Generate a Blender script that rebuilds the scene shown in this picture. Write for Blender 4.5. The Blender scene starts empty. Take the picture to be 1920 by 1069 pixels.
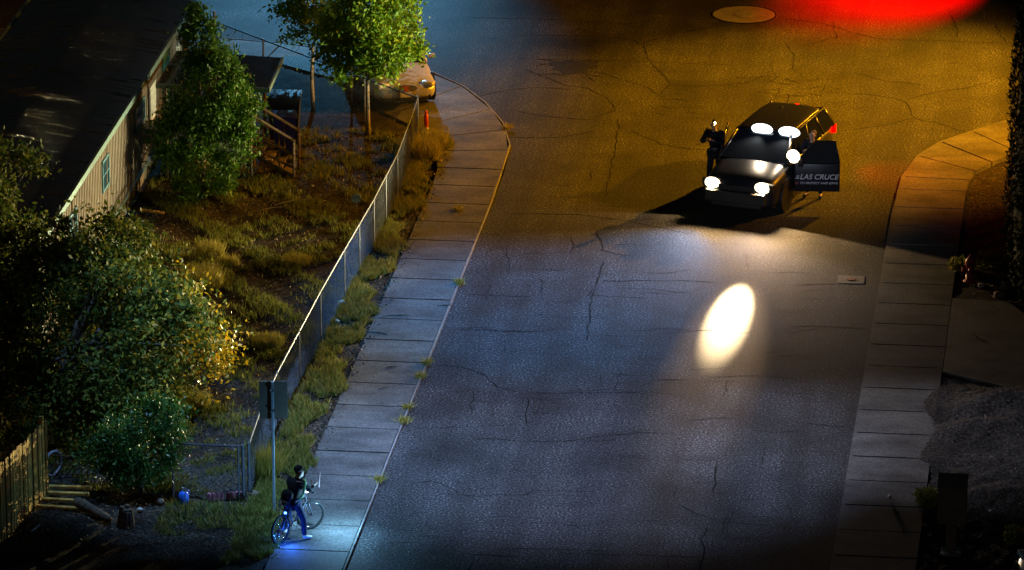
import bpy, bmesh, math, random
import numpy as np
from mathutils import Vector, Matrix
random.seed(7)
rng = np.random.default_rng(7)
scene = bpy.context.scene
COL = scene.collection
sin, cos, R = math.sin, math.cos, math.radians

# ------------------------------------------------------------------ camera
YAW, PITCH, FPX = R(6.7), R(18.5), 10400.0
CAM = Vector((10.916, -125.106, 42.0))
FW = Vector((-sin(YAW)*cos(PITCH), cos(YAW)*cos(PITCH), -sin(PITCH)))
RT = Vector((cos(YAW), sin(YAW), 0))
UPV = RT.cross(FW)
def G(u, v, z=0.0):
    "point of the height z that the photograph (1920 x 1069) shows at u, v"
    d = FW*FPX + RT*(u-960) - UPV*(v-534.5)
    t = (z-CAM.z)/d.z
    return Vector((CAM.x+d.x*t, CAM.y+d.y*t, z))
def onx(u, v, X):
    "point of the wall plane x = X"
    d = FW*FPX + RT*(u-960) - UPV*(v-534.5)
    t = (X-CAM.x)/d.x
    return CAM + d*t
def hgt(u, v0, v1):
    g = G(u, v0); lo, hi = 0.0, 30.0
    for _ in range(40):
        m = (lo+hi)/2; q = Vector((g.x, g.y, m))-CAM
        if 534.5-FPX*q.dot(UPV)/q.dot(FW) > v1: lo = m
        else: hi = m
    return lo
cam_d = bpy.data.cameras.new("camera"); cam = bpy.data.objects.new("camera", cam_d); COL.objects.link(cam)
cam.location = CAM
cam.rotation_euler = Matrix((RT, UPV, -FW)).transposed().to_euler()
cam_d.sensor_width = 36; cam_d.lens = FPX/1920*36; cam_d.clip_end = 2000; cam_d.clip_start = 1
scene.camera = cam
scene.render.engine = 'CYCLES'
scene.view_settings.view_transform = 'Standard'; scene.view_settings.look = 'None'
scene.view_settings.exposure = 0.0; scene.view_settings.gamma = 1.0
scene.cycles.use_denoising = True
scene.cycles.denoising_input_passes = 'RGB_ALBEDO_NORMAL'
scene.cycles.denoising_prefilter = 'NONE'
scene.cycles.max_bounces = 5
scene.cycles.sample_clamp_indirect = 3

# ------------------------------------------------------------------ light
world = bpy.data.worlds.new("World"); scene.world = world; world.use_nodes = True
nt = world.node_tree; bg = nt.nodes['Background']
sky = nt.nodes.new('ShaderNodeTexSky'); sky.sky_type = 'NISHITA'; sky.sun_disc = False
sky.sun_elevation = R(4); sky.sun_rotation = R(200)
hs = nt.nodes.new('ShaderNodeHueSaturation'); hs.inputs['Saturation'].default_value = 0.7
nt.links.new(sky.outputs[0], bg.inputs[0]); bg.inputs[1].default_value = 0.0035

def aim(o, target):
    o.rotation_euler = (Vector(target)-o.location).to_track_quat('-Z', 'Y').to_euler()
def sun_lamp(name, direction, energy, color, angle):
    d = bpy.data.lights.new(name, 'SUN'); d.energy = energy; d.color = color; d.angle = angle
    o = bpy.data.objects.new(name, d); COL.objects.link(o); o.location = (0, 0, 40)
    o.rotation_euler = Vector(direction).to_track_quat('-Z', 'Y').to_euler(); return o
def spot(name, loc, target, power, color, size, blend=0.5, radius=0.1, parent=None):
    d = bpy.data.lights.new(name, 'SPOT'); d.energy = power; d.color = color
    d.spot_size = R(size); d.spot_blend = blend; d.shadow_soft_size = radius
    o = bpy.data.objects.new(name, d); COL.objects.link(o); o.location = loc; aim(o, target)
    return o
def point(name, loc, power, color, radius=0.05):
    d = bpy.data.lights.new(name, 'POINT'); d.energy = power; d.color = color; d.shadow_soft_size = radius
    o = bpy.data.objects.new(name, d); COL.objects.link(o); o.location = loc; return o
soft_fill = sun_lamp("soft_fill", (-0.35, 0.75, -0.6), 0.012, (0.55, 0.68, 1.0), R(1))  # faint fill added from the camera side
AMBER = (1.0, 0.50, 0.06)
# sodium and cold street lamps just outside the frame, then added fill spots
spot("sodium_light", (16.5, 13.2, 9.5), (3.6, 15.2, 0), 36000, (1.0, 0.36, 0.006), 78, 1.0, 0.12)
spot("sodium_light", (14.0, 32.0, 10.0), (.3, 14.0, 0), 72000, (1.0, 0.42, 0.008), 40, 1.0, 0.2)  # second amber head, added as fill over the junction
spot("cold_light", (-12.5, 35.0, 8.0), (-12.2, 24.4, 0), 24000, (0.16, 0.58, 1.0), 55, 1.0, 0.2)
spot("cold_light", (-14.5, 46.0, 22.0), (-15.8, 4.0, 3.0), 500, (0.9, 0.95, 1.0), 26, 1.0, 0.1)  # added spot on the house roof, only to raise glints
spot("white_fill", (-9.5, 8.0, 20.0), (-8.3, 13.6, .5), 6500, (0.85, 0.9, 1.0), 15, 1.0, 0.2)  # added overhead fill that keeps the silver car neutral
# added fill spots that pool light on the near street; no masts stand there
spot("white_fill", (2.0, -44.0, 12.0), (3.4, 5.2, .6), 17000, (0.70, 0.80, 1.0), 9, 1.0, 0.2)  # added front fill for the lettered car door
spot("blue_fill", (-3.0, -1.0, 20.0), (-3.2, -2.4, 0), 36000, (0.10, 0.42, 1.0), 36, 1.0, 0.2)
spot("cold_fill", (-8.5, -14.0, 20.0), (-7.2, -13.0, 0), 26000, (0.26, 0.52, 1.0), 38, 1.0, 0.2)
spot("white_fill", (-13.0, -3.0, 17.0), (5.9, -10.0, 0), 19000, (0.78, 0.80, 1.0), 19, 1.0, 0.2)
spot("cold_fill", (-.2, -13.5, 22.0), (-.9, -11.8, 0), 36000, (0.46, 0.58, 0.95), 38, 1.0, 0.2)
# red emergency flashers of an unseen police vehicle just beyond the top of the frame
spot("red_flasher", (5.4, 33.0, 3.4), G(1705, -56), 64000, (1.0, 0.0, 0.0), 54, 0.8, 0.1)

# patrol car frame of reference
PO = Vector((1.82, 7.795, 0)); PH = R(-105)
PM = Matrix.Translation(PO) @ Matrix.Rotation(PH, 4, 'Z')
def pl(x, y, z): return PM @ Vector((x, y, z))
COOL = (0.66, 0.82, 1.0); WARM = (1.0, 0.78, 0.46)
for s, yy in ((1, .66), (-1, -.06)):
    spot("takedown_light", pl(.52, yy, 1.73), pl(12, yy*1.5-2.0, 1.2), 130, (1.0, 0.76, 0.50), 130, 0.5, 0.05)
for s in (1, -1):
    spot("headlight_beam", pl(2.515, .68*s, .80), pl(9.0, 1.6*s, .2), 1500 if s > 0 else 420, (1.0, .62, .26), 136, 0.10, 0.03)
spot("spotlight_beam", pl(.60, .30, 1.78), G(1370, 588), 190000, (1.0, 0.72, 0.38), 7.4, 1.0, 0.05)
spot("spotlight_spill", pl(.60, .30, 1.78), G(1358, 630), 9000, (1.0, 0.62, 0.30), 12.5, 1.0, 0.05)
spot("red_flasher", pl(-2.6, 1.0, 1.1), pl(-2.6, 7.0, -.6), 420, (1.0, 0.02, 0.0), 110, 1.0, 0.05)
# added fill spots at the roof wash yard, house and trees at a low angle
for tx, ty, tz, pw, sz in ((-12.0, 6.0, 2.6, 11000, 30), (-12.0, 1.0, 2.5, 34000, 30), (-12.0, -5.5, 2.6, 44000, 26), (-11.5, -11.0, 2.7, 30000, 22), (-11.5, -16.5, 2.6, 44000, 20)):
    spot("yard_fill", pl(.3, -.74, 1.80), (tx, ty, tz), pw, (1.0, 0.88, 0.46), sz, 1.0, 0.04)
spot("yard_fill", pl(-.4, -.74, 1.80), (-10.5, 12.5, 3.6), 8000, (0.95, 1.0, 0.62), 34, 0.8, 0.04)
# blue flasher of the patrol car; the violet fill is added to tint the street
spot("blue_flasher", pl(2.72, -.5, .95), G(880, 640), 1500, (0.08, 0.42, 1.0), 80, 1.0, 0.05)
spot("violet_fill", pl(2.72, .4, .95), G(1300, 1000), 500, (0.30, 0.46, 1.0), 96, 1.0, 0.05)

# ------------------------------------------------------------------ materials
def mat(name, col, rough=.7, spec=.5, metal=0, var=.25, scale=6, bump=0, bscale=40, emit=None, estr=0):
    m = bpy.data.materials.new(name); m.use_nodes = True; n = m.node_tree; L = n.links
    b = n.nodes['Principled BSDF']
    b.inputs['Roughness'].default_value = rough; b.inputs['Metallic'].default_value = metal
    b.inputs['Specular IOR Level'].default_value = spec
    tc = n.nodes.new('ShaderNodeTexCoord')
    if var:
        no = n.nodes.new('ShaderNodeTexNoise'); no.inputs['Scale'].default_value = scale; no.inputs['Detail'].default_value = 5
        L.new(tc.outputs['Object'], no.inputs['Vector'])
        r = n.nodes.new('ShaderNodeValToRGB'); r.color_ramp.elements[0].position = .3; r.color_ramp.elements[1].position = .7
        r.color_ramp.elements[0].color = (*[max(0, c*(1-var)) for c in col], 1)
        r.color_ramp.elements[1].color = (*[min(1, c*(1+var)) for c in col], 1)
        L.new(no.outputs[0], r.inputs[0]); L.new(r.outputs[0], b.inputs['Base Color'])
    else: b.inputs['Base Color'].default_value = (*col, 1)
    if bump:
        nb = n.nodes.new('ShaderNodeTexNoise'); nb.inputs['Scale'].default_value = bscale; nb.inputs['Detail'].default_value = 3
        L.new(tc.outputs['Object'], nb.inputs['Vector'])
        bp = n.nodes.new('ShaderNodeBump'); bp.inputs['Strength'].default_value = bump; bp.inputs['Distance'].default_value = .02
        L.new(nb.outputs[0], bp.inputs['Height']); L.new(bp.outputs[0], b.inputs['Normal'])
    if emit: b.inputs['Emission Color'].default_value = (*emit, 1); b.inputs['Emission Strength'].default_value = estr
    return m

def ground_mat(name, stops, fine, coarse, coarse_amt, bump, rough=.85, spec=.3, fpos=(.35, .65), streak=None):
    "fine grain times broad patches"
    m = bpy.data.materials.new(name); m.use_nodes = True; n = m.node_tree; L = n.links; N = n.nodes.new
    b = n.nodes['Principled BSDF']; b.inputs['Roughness'].default_value = rough; b.inputs['Specular IOR Level'].default_value = spec
    g = N('ShaderNodeNewGeometry')
    f = N('ShaderNodeTexNoise'); f.inputs['Scale'].default_value = fine; f.inputs['Detail'].default_value = 4; f.inputs['Roughness'].default_value = .7
    c = N('ShaderNodeTexNoise'); c.inputs['Scale'].default_value = coarse; c.inputs['Detail'].default_value = 6; c.inputs['Roughness'].default_value = .6
    L.new(g.outputs['Position'], f.inputs['Vector'])
    if streak:
        mp = N('ShaderNodeMapping'); mp.inputs['Scale'].default_value = streak
        L.new(g.outputs['Position'], mp.inputs['Vector']); L.new(mp.outputs[0], c.inputs['Vector'])
    else: L.new(g.outputs['Position'], c.inputs['Vector'])
    r = N('ShaderNodeValToRGB'); e = r.color_ramp.elements
    e[0].position = fpos[0]; e[1].position = fpos[1]; e[0].color = (*stops[0], 1); e[1].color = (*stops[-1], 1)
    for i, s in enumerate(stops[1:-1]):
        k = e.new(fpos[0]+(fpos[1]-fpos[0])*(i+1)/(len(stops)-1)); k.color = (*s, 1)
    L.new(f.outputs[0], r.inputs[0])
    mr = N('ShaderNodeMapRange'); mr.inputs[1].default_value = .32; mr.inputs[2].default_value = .68
    mr.inputs[3].default_value = 1-coarse_amt; mr.inputs[4].default_value = 1+coarse_amt*.6
    L.new(c.outputs[0], mr.inputs[0])
    mx = N('ShaderNodeVectorMath'); mx.operation = 'SCALE'
    L.new(r.outputs[0], mx.inputs[0]); L.new(mr.outputs[0], mx.inputs['Scale']); L.new(mx.outputs[0], b.inputs['Base Color'])
    bp = N('ShaderNodeBump'); bp.inputs['Strength'].default_value = bump; bp.inputs['Distance'].default_value = .02
    L.new(f.outputs[0], bp.inputs['Height']); L.new(bp.outputs[0], b.inputs['Normal'])
    return m

def leaf_mat(name, cols, rough=.55, spec=.4, trans=.25):
    m = bpy.data.materials.new(name); m.use_nodes = True; n = m.node_tree; L = n.links; N = n.nodes.new
    b = n.nodes['Principled BSDF']; b.inputs['Roughness'].default_value = rough; b.inputs['Specular IOR Level'].default_value = spec
    g = N('ShaderNodeNewGeometry'); r = N('ShaderNodeValToRGB'); e = r.color_ramp.elements
    e[0].position = 0; e[1].position = 1; e[0].color = (*cols[0], 1); e[1].color = (*cols[-1], 1)
    for i, s in enumerate(cols[1:-1]): k = e.new((i+1)/(len(cols)-1)); k.color = (*s, 1)
    L.new(g.outputs['Random Per Island'], r.inputs[0]); L.new(r.outputs[0], b.inputs['Base Color'])
    if trans:
        t = N('ShaderNodeBsdfTranslucent'); L.new(r.outputs[0], t.inputs[0])
        mx = N('ShaderNodeMixShader'); mx.inputs[0].default_value = trans
        L.new(b.outputs[0], mx.inputs[1]); L.new(t.outputs[0], mx.inputs[2]); L.new(mx.outputs[0], n.nodes['Material Output'].inputs[0])
    return m

M = {}
M['asphalt'] = ground_mat('asphalt', [(.002, .002, .003), (.025, .025, .027), (.12, .12, .12), (.60, .60, .61)], 20, .35, .55, .12, .85, .25, (.36, .74))
def lanes(m):
    n = m.node_tree; L = n.links; N = n.nodes.new; b = n.nodes['Principled BSDF']; src = b.inputs['Base Color'].links[0].from_socket
    g = N('ShaderNodeNewGeometry'); cur = src
    for sc_, nz, lo_, hi_, amt in (((1.1, .05, 1), 1.0, .40, .60, .40), ((.5, .5, 1), .55, .52, .60, .30), ((1, 1, 1), 1.9, .62, .70, .35)):
        mp = N('ShaderNodeMapping'); mp.inputs['Scale'].default_value = sc_; L.new(g.outputs['Position'], mp.inputs[0])
        no = N('ShaderNodeTexNoise'); no.inputs['Scale'].default_value = nz; no.inputs['Detail'].default_value = 3; L.new(mp.outputs[0], no.inputs['Vector'])
        mr = N('ShaderNodeMapRange'); mr.inputs[1].default_value = lo_; mr.inputs[2].default_value = hi_; mr.inputs[3].default_value = 1.0; mr.inputs[4].default_value = 1-amt; L.new(no.outputs[0], mr.inputs[0])
        v = N('ShaderNodeVectorMath'); v.operation = 'SCALE'; L.new(cur, v.inputs[0]); L.new(mr.outputs[0], v.inputs['Scale']); cur = v.outputs[0]
    L.new(cur, b.inputs['Base Color'])
lanes(M['asphalt'])
M['concrete'] = ground_mat('concrete', [(.055, .053, .05), (.10, .095, .088), (.15, .142, .13)], 22, .9, .5, .15, .8, .3, streak=(.8, 1.3, 1))
M['apron'] = ground_mat('worn_concrete', [(.10, .09, .085), (.17, .16, .14), (.22, .21, .19)], 30, .8, .45, .3, .85, .3)
M['kerb'] = ground_mat('kerb_face', [(.14, .135, .13), (.26, .25, .24)], 20, 1.5, .3, .2)
M['soil'] = ground_mat('soil', [(.008, .006, .005), (.032, .026, .020), (.11, .09, .07)], 16, .8, .7, 1.0, .95, .15)
M['dirt'] = ground_mat('raked_dirt', [(.012, .010, .009), (.035, .030, .027), (.10, .09, .08)], 14, 1.1, .5, 1.0, .95, .15)
M['crack'] = mat('dark_crack', (.008, .007, .006), .95, .1)  # dark tone of cracks and joints
M['patch'] = ground_mat('tar_patch', [(.004, .004, .004), (.02, .02, .02)], 30, 2, .5, .8, .8, .2)
M['galv'] = mat('galvanised_steel', (.13, .14, .16), .55, .5, .4)
M['rail'] = mat('dull_rail', (.06, .065, .075), .65, .4, .2)
M['wire'] = mat('chain_link_wire', (.30, .32, .35), .45, .6, .7)
M['wood'] = mat('weathered_board', (.60, .36, .08), .8, .3, 0, .45, 9, .5, 30)
M['oldwood'] = mat('grey_old_wood', (.16, .12, .08), .85, .2, 0, .4, 10, .5, 30)
M['bark'] = mat('bark', (.12, .095, .07), .9, .2, 0, .4, 14, .8, 30)
M['palebark'] = mat('pale_bark', (.26, .23, .19), .85, .3, 0, .3, 14, .6, 30)
M['siding'] = mat('tan_siding', (.32, .28, .24), .7, .3, 0, .12, 3)
M['skirt'] = mat('skirting_panel', (.22, .18, .13), .8, .3, 0, .3, 3)
M['trim'] = mat('green_grey_trim', (.12, .20, .20), .45, .5, .3)
M['pane'] = mat('dark_window_glass', (.02, .05, .08), .08, .8)
M['tealframe'] = mat('blue_window_frame', (.05, .17, .24), .5, .4)
M['white'] = mat('white_paint', (.55, .55, .52), .6)
M['metalgrey'] = mat('grey_painted_metal', (.20, .19, .17), .5, .5, .2)
M['blackpaint'] = mat('black_car_paint', (.010, .012, .018), .34, .4, 0, 0)
M['silverpaint'] = mat('silver_car_paint', (.42, .42, .43), .35, .5, .15, 0)
M['maroonpaint'] = mat('maroon_car_paint', (.06, .012, .012), .3, .6, .1, 0)
M['paleblue'] = mat('pale_car_paint', (.45, .50, .56), .3, .6, .3, 0)
M['glass'] = mat('tinted_car_glass', (.010, .014, .022), .05, .9, 0, 0)
M['rubber'] = mat('black_rubber', (.012, .012, .012), .8, .3)
M['rim'] = mat('wheel_rim', (.16, .16, .17), .35, .6, .7, 0)
M['plastic'] = mat('black_plastic', (.012, .012, .013), .5, .4)
M['chrome'] = mat('chrome', (.6, .6, .62), .15, .8, 1, 0)
M['decal'] = mat('grey_lettering', (.75, .75, .78), .5, .4, 0, 0)
M['lamp_warm'] = mat('lit_headlamp_lens', (1, 1, 1), .3, emit=(1.0, .84, .56), estr=3.5, var=0)
M['lamp_cool'] = mat('lit_takedown_lens', (1, 1, 1), .3, emit=(.78, .90, 1.0), estr=3.5, var=0)
M['lamp_red'] = mat('lit_red_lens', (1, 0, 0), .3, emit=(1, 0, 0), estr=6, var=0)
M['lamp_lens'] = mat('unlit_lens', (.55, .50, .42), .15, .8, 0, 0)
M['red_lens'] = mat('unlit_red_lens', (.25, .01, .01), .2, .6, 0, 0)
M['uniform'] = mat('navy_uniform', (.012, .016, .026), .75, .3)
M['skin'] = mat('skin', (.50, .34, .25), .55, .4, 0, .08)
M['hair'] = mat('dark_hair', (.02, .015, .012), .7)
M['blackcloth'] = mat('black_cloth', (.012, .010, .010), .85, .2, 0, .4)
M['bluejeans'] = mat('dark_blue_trousers', (.012, .015, .05), .8, .2, 0, .4)
M['green_strap'] = mat('green_strap', (.16, .42, .12), .6)
M['brownbag'] = mat('brown_bag', (.07, .035, .02), .8, .2, 0, .6, 12)
M['whiteshoe'] = mat('pale_shoe', (.5, .5, .48), .6)
M['pinkstick'] = mat('pinkish_stick', (.45, .22, .20), .6)
M['bikeframe'] = mat('pale_bicycle_frame', (.10, .11, .13), .4, .5, .3, 0)
M['hydrant'] = mat('red_hydrant_paint', (.22, .012, .03), .45, .5, 0, .3)
M['orange'] = mat('orange_red_plastic', (.65, .05, .012), .5, .4, 0, .15)
M['bluebin'] = mat('blue_bin_plastic', (.015, .03, .45), .45, .5, 0, .2)
M['darkbin'] = mat('dark_bin_plastic', (.03, .035, .045), .5, .4)
M['bluejug'] = mat('blue_jug_plastic', (.02, .16, .75), .4)
M['pink'] = mat('pink_edging', (.45, .16, .22), .7, .3, 0, .3, 20)
M['rock'] = mat('pale_stone', (.32, .28, .25), .85, .3, 0, .4, 8, .6, 20)
M['signback'] = mat('bare_sign_back', (.15, .14, .12), .45, .5, .6, .15, 3)
M['bluepost'] = mat('sign_post_steel', (.22, .28, .34), .45, .6, .6)
def boards_mat():
    m = leaf_mat('fence_boards', [(.20, .11, .02), (.45, .27, .06), (.62, .40, .10), (.30, .18, .04)], .8, .2, 0); n = m.node_tree; L = n.links; N = n.nodes.new
    g = N('ShaderNodeNewGeometry'); mp = N('ShaderNodeMapping'); mp.inputs['Scale'].default_value = (9, 9, .8); L.new(g.outputs['Position'], mp.inputs[0])
    no = N('ShaderNodeTexNoise'); no.inputs['Scale'].default_value = 3; no.inputs['Detail'].default_value = 5; L.new(mp.outputs[0], no.inputs['Vector'])
    bp = N('ShaderNodeBump'); bp.inputs['Strength'].default_value = .8; bp.inputs['Distance'].default_value = .02; L.new(no.outputs[0], bp.inputs['Height']); L.new(bp.outputs[0], n.nodes['Principled BSDF'].inputs['Normal'])
    return m
M['boards'] = boards_mat()
# metal roof with cross seams
def roof_mat():
    m = mat('dark_metal_roof', (.014, .011, .009), .16, .8, .0, .5, 1.2); n = m.node_tree; L = n.links; N = n.nodes.new
    g = N('ShaderNodeNewGeometry'); mp = N('ShaderNodeMapping'); mp.inputs['Scale'].default_value = (.8, 9.0, 1)
    L.new(g.outputs['Position'], mp.inputs[0]); no = N('ShaderNodeTexNoise'); no.inputs['Scale'].default_value = .8; no.inputs['Detail'].default_value = 6
    L.new(mp.outputs[0], no.inputs['Vector']); r = N('ShaderNodeValToRGB'); r.color_ramp.elements[0].position = .60; r.color_ramp.elements[1].position = .70
    L.new(no.outputs[0], r.inputs[0]); bp = N('ShaderNodeBump'); bp.inputs['Strength'].default_value = 1; bp.inputs['Distance'].default_value = .3
    L.new(r.outputs[0], bp.inputs['Height']); L.new(bp.outputs[0], n.nodes['Principled BSDF'].inputs['Normal'])
    return m
M['roof'] = roof_mat()
M['ash'] = leaf_mat('ash_leaves', [(.07, .16, .008), (.12, .26, .012), (.20, .33, .015), (.30, .38, .02)])
M['juniper'] = leaf_mat('juniper_foliage', [(.025, .07, .008), (.06, .17, .015), (.11, .27, .02)])
M['bush'] = leaf_mat('glossy_dark_leaves', [(.02, .04, .008), (.06, .10, .015), (.13, .15, .02), (.26, .21, .03)], .68, .15, .25)
M['autumn'] = leaf_mat('autumn_leaves', [(.20, .18, .01), (.50, .34, .01), (.62, .34, .01)], .4, .5)
M['shrub'] = leaf_mat('green_shrub_leaves', [(.012, .045, .006), (.03, .10, .012), (.08, .18, .02)], .5, .35, .15)
M['cypress'] = leaf_mat('cypress_foliage', [(.006, .012, .004), (.015, .03, .01)], .8, .2, 0)
M['grass'] = leaf_mat('yard_grass', [(.07, .09, .015), (.18, .21, .03), (.30, .30, .06)], .7, .2)
M['verge'] = leaf_mat('verge_grass', [(.06, .11, .015), (.15, .20, .03), (.36, .31, .08), (.20, .15, .05)], .7, .2)
M['drygrass'] = leaf_mat('straw_grass', [(.22, .20, .03), (.34, .30, .05), (.44, .38, .10)], .7, .2)

# ------------------------------------------------------------------ helpers
def tag(o, label=None, cat=None, group=None, kind=None):
    if label: o['label'] = label
    if cat: o['category'] = cat
    if group: o['group'] = group
    if kind: o['kind'] = kind
    return o
def empty(name, loc, rz=0, label=None, cat=None, group=None):
    o = bpy.data.objects.new(name, None); COL.objects.link(o); o.location = loc; o.rotation_euler = (0, 0, rz)
    o.empty_display_size = .1
    return tag(o, label, cat, group)
def link(name, me, m, parent=None, smooth=False):
    if isinstance(m, str): m = M[m]
    me.materials.clear(); me.materials.append(m)
    if smooth: me.polygons.foreach_set('use_smooth', [True]*len(me.polygons))
    o = bpy.data.objects.new(name, me); COL.objects.link(o)
    if parent: o.parent = parent
    return o
class MB:
    "collects shapes; build() links them as one mesh"
    def __init__(s): s.v = []; s.f = []
    def add(s, vs, fs):
        n = len(s.v); s.v += [tuple(p) for p in vs]; s.f += [tuple(i+n for i in f) for f in fs]; return s
    def box(s, c, d, rz=0, rx=0, ry=0, bev=0):
        c = Vector(c); m = Matrix.Rotation(rz, 3, 'Z') @ Matrix.Rotation(ry, 3, 'Y') @ Matrix.Rotation(rx, 3, 'X')
        if not bev:
            vs = [c+m@Vector((x*d[0]/2, y*d[1]/2, z*d[2]/2)) for z in (-1, 1) for x, y in ((-1, -1), (1, -1), (1, 1), (-1, 1))]
            return s.add(vs, [(3, 2, 1, 0), (4, 5, 6, 7), (0, 1, 5, 4), (1, 2, 6, 5), (2, 3, 7, 6), (3, 0, 4, 7)])
        bm = bmesh.new(); bmesh.ops.create_cube(bm, size=1)
        for v in bm.verts: v.co = Vector((v.co.x*d[0], v.co.y*d[1], v.co.z*d[2]))
        bmesh.ops.bevel(bm, geom=bm.edges[:], offset=bev, segments=2, affect='EDGES', profile=.5)
        bm.verts.index_update()
        s.add([c+m@v.co for v in bm.verts], [[v.index for v in f.verts] for f in bm.faces]); bm.free(); return s
    def tube(s, p0, p1, r0, r1=None, n=8, cap=True):
        p0, p1 = Vector(p0), Vector(p1); r1 = r0 if r1 is None else r1
        d = (p1-p0)
        if d.length < 1e-6: return s
        q = d.to_track_quat('Z', 'Y'); vs = []
        for p, r in ((p0, r0), (p1, r1)):
            vs += [p+q@Vector((r*cos(2*math.pi*i/n), r*sin(2*math.pi*i/n), 0)) for i in range(n)]
        fs = [(i, (i+1) % n, n+(i+1) % n, n+i) for i in range(n)]
        if cap: fs += [tuple(range(n-1, -1, -1)), tuple(range(n, 2*n))]
        return s.add(vs, fs)
    def path(s, pts, r, n=6):
        for i in range(len(pts)-1):
            ra = r[i] if isinstance(r, (list, tuple)) else r; rb = r[i+1] if isinstance(r, (list, tuple)) else r
            s.tube(pts[i], pts[i+1], ra, rb, n)
        return s
    def lathe(s, c, prof, n=16, axis='z', sc=(1, 1)):
        c = Vector(c); k = len(prof); vs = []
        for r, h in prof:
            for i in range(n):
                a = 2*math.pi*i/n; x, y = r*cos(a)*sc[0], r*sin(a)*sc[1]
                vs.append(c+(Vector((x, y, h)) if axis == 'z' else Vector((x, h, y)) if axis == 'y' else Vector((h, x, y))))
        fs = [(j*n+i, j*n+(i+1) % n, (j+1)*n+(i+1) % n, (j+1)*n+i) for j in range(k-1) for i in range(n)]
        fs += [tuple(range(n-1, -1, -1)), tuple((k-1)*n+i for i in range(n))]
        return s.add(vs, fs)
    def torus(s, c, Rr, r, axis_rot, n=28, k=8):
        vs = []; c = Vector(c)
        for i in range(n):
            a = 2*math.pi*i/n
            for j in range(k):
                b = 2*math.pi*j/k
                vs.append(c+axis_rot@Vector(((Rr+r*cos(b))*cos(a), r*sin(b), (Rr+r*cos(b))*sin(a))))
        return s.add(vs, [(i*k+j, ((i+1) % n)*k+j, ((i+1) % n)*k+(j+1) % k, i*k+(j+1) % k) for i in range(n) for j in range(k)])
    def prism(s, poly, z0, z1):
        n = len(poly)
        return s.add([(p[0], p[1], z0) for p in poly]+[(p[0], p[1], z1) for p in poly],
                     [tuple(range(n-1, -1, -1)), tuple(range(n, 2*n))]+[(i, (i+1) % n, n+(i+1) % n, n+i) for i in range(n)])
    def build(s, name, m, parent=None, smooth=False, world=False):
        vs = s.v
        if world and parent is not None:
            iv = Matrix.Translation(parent.location) @ parent.rotation_euler.to_matrix().to_4x4(); iv.invert()
            vs = [iv@Vector(v) for v in vs]
        me = bpy.data.meshes.new(name); me.from_pydata([tuple(v) for v in vs], [], s.f); me.update()
        bm = bmesh.new(); bm.from_mesh(me); bmesh.ops.recalc_face_normals(bm, faces=bm.faces); bm.to_mesh(me); bm.free()
        o = link(name, me, m, parent, smooth)
        return o
def flat(name, poly, z, m, kind='structure'):
    me = bpy.data.meshes.new(name); me.from_pydata([(p[0], p[1], z) for p in poly], [], [tuple(range(len(poly)))]); me.update()
    o = link(name, me, m); return tag(o, kind=kind)
def blob(name, c, r, m, parent=None, noise=.2, sub=2, seed=0):
    bm = bmesh.new(); bmesh.ops.create_icosphere(bm, subdivisions=sub, radius=1); rr = random.Random(seed)
    for v in bm.verts:
        k = 1+rr.uniform(-noise, noise); v.co = Vector((c[0]+v.co.x*r[0]*k, c[1]+v.co.y*r[1]*k, c[2]+v.co.z*r[2]*k))
    me = bpy.data.meshes.new(name); bm.to_mesh(me); bm.free(); return link(name, me, m, parent, True)
def skin(name, pts, edges, m, parent=None, sub=1):
    me = bpy.data.meshes.new(name+'_t'); me.from_pydata([p[:3] for p in pts], edges, []); me.update()
    o = bpy.data.objects.new(name+'_t', me); COL.objects.link(o)
    o.modifiers.new('s', 'SKIN')
    for i, sv in enumerate(me.skin_vertices[0].data):
        rr = pts[i][3]; sv.radius = rr if isinstance(rr, tuple) else (rr, rr)
        sv.use_root = (i == 0)
    if sub: k = o.modifiers.new('u', 'SUBSURF'); k.levels = sub
    bpy.context.view_layer.update()
    dg = bpy.context.evaluated_depsgraph_get(); nm = bpy.data.meshes.new_from_object(o.evaluated_get(dg))
    bpy.data.objects.remove(o); nm.name = name
    return link(name, nm, m, parent, True)

def leaves_mesh(P, size, aspect=.5, up=0.0, jitter=.4):
    "P: n x 3 positions -> arrays of a mesh of diamond leaves"
    n = len(P); d = rng.normal(size=(n, 3)); d[:, 2] += up; d /= np.linalg.norm(d, axis=1)[:, None]
    e = rng.normal(size=(n, 3)); w = np.cross(d, e); w /= np.linalg.norm(w, axis=1)[:, None]
    s = size*(1+jitter*rng.uniform(-1, 1, n))[:, None]
    V = np.stack([P, P+d*s*.5+w*s*aspect*.5, P+d*s, P+d*s*.5-w*s*aspect*.5], 1).reshape(-1, 3)
    return V
def quads(name, V, m, parent=None):
    n = len(V)//4; me = bpy.data.meshes.new(name); me.vertices.add(4*n); me.vertices.foreach_set('co', V.astype(np.float32).ravel())
    me.loops.add(4*n); me.loops.foreach_set('vertex_index', np.arange(4*n, dtype=np.int32))
    me.polygons.add(n); me.polygons.foreach_set('loop_start', np.arange(0, 4*n, 4, dtype=np.int32))
    me.update(calc_edges=True); return link(name, me, m, parent)
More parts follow.
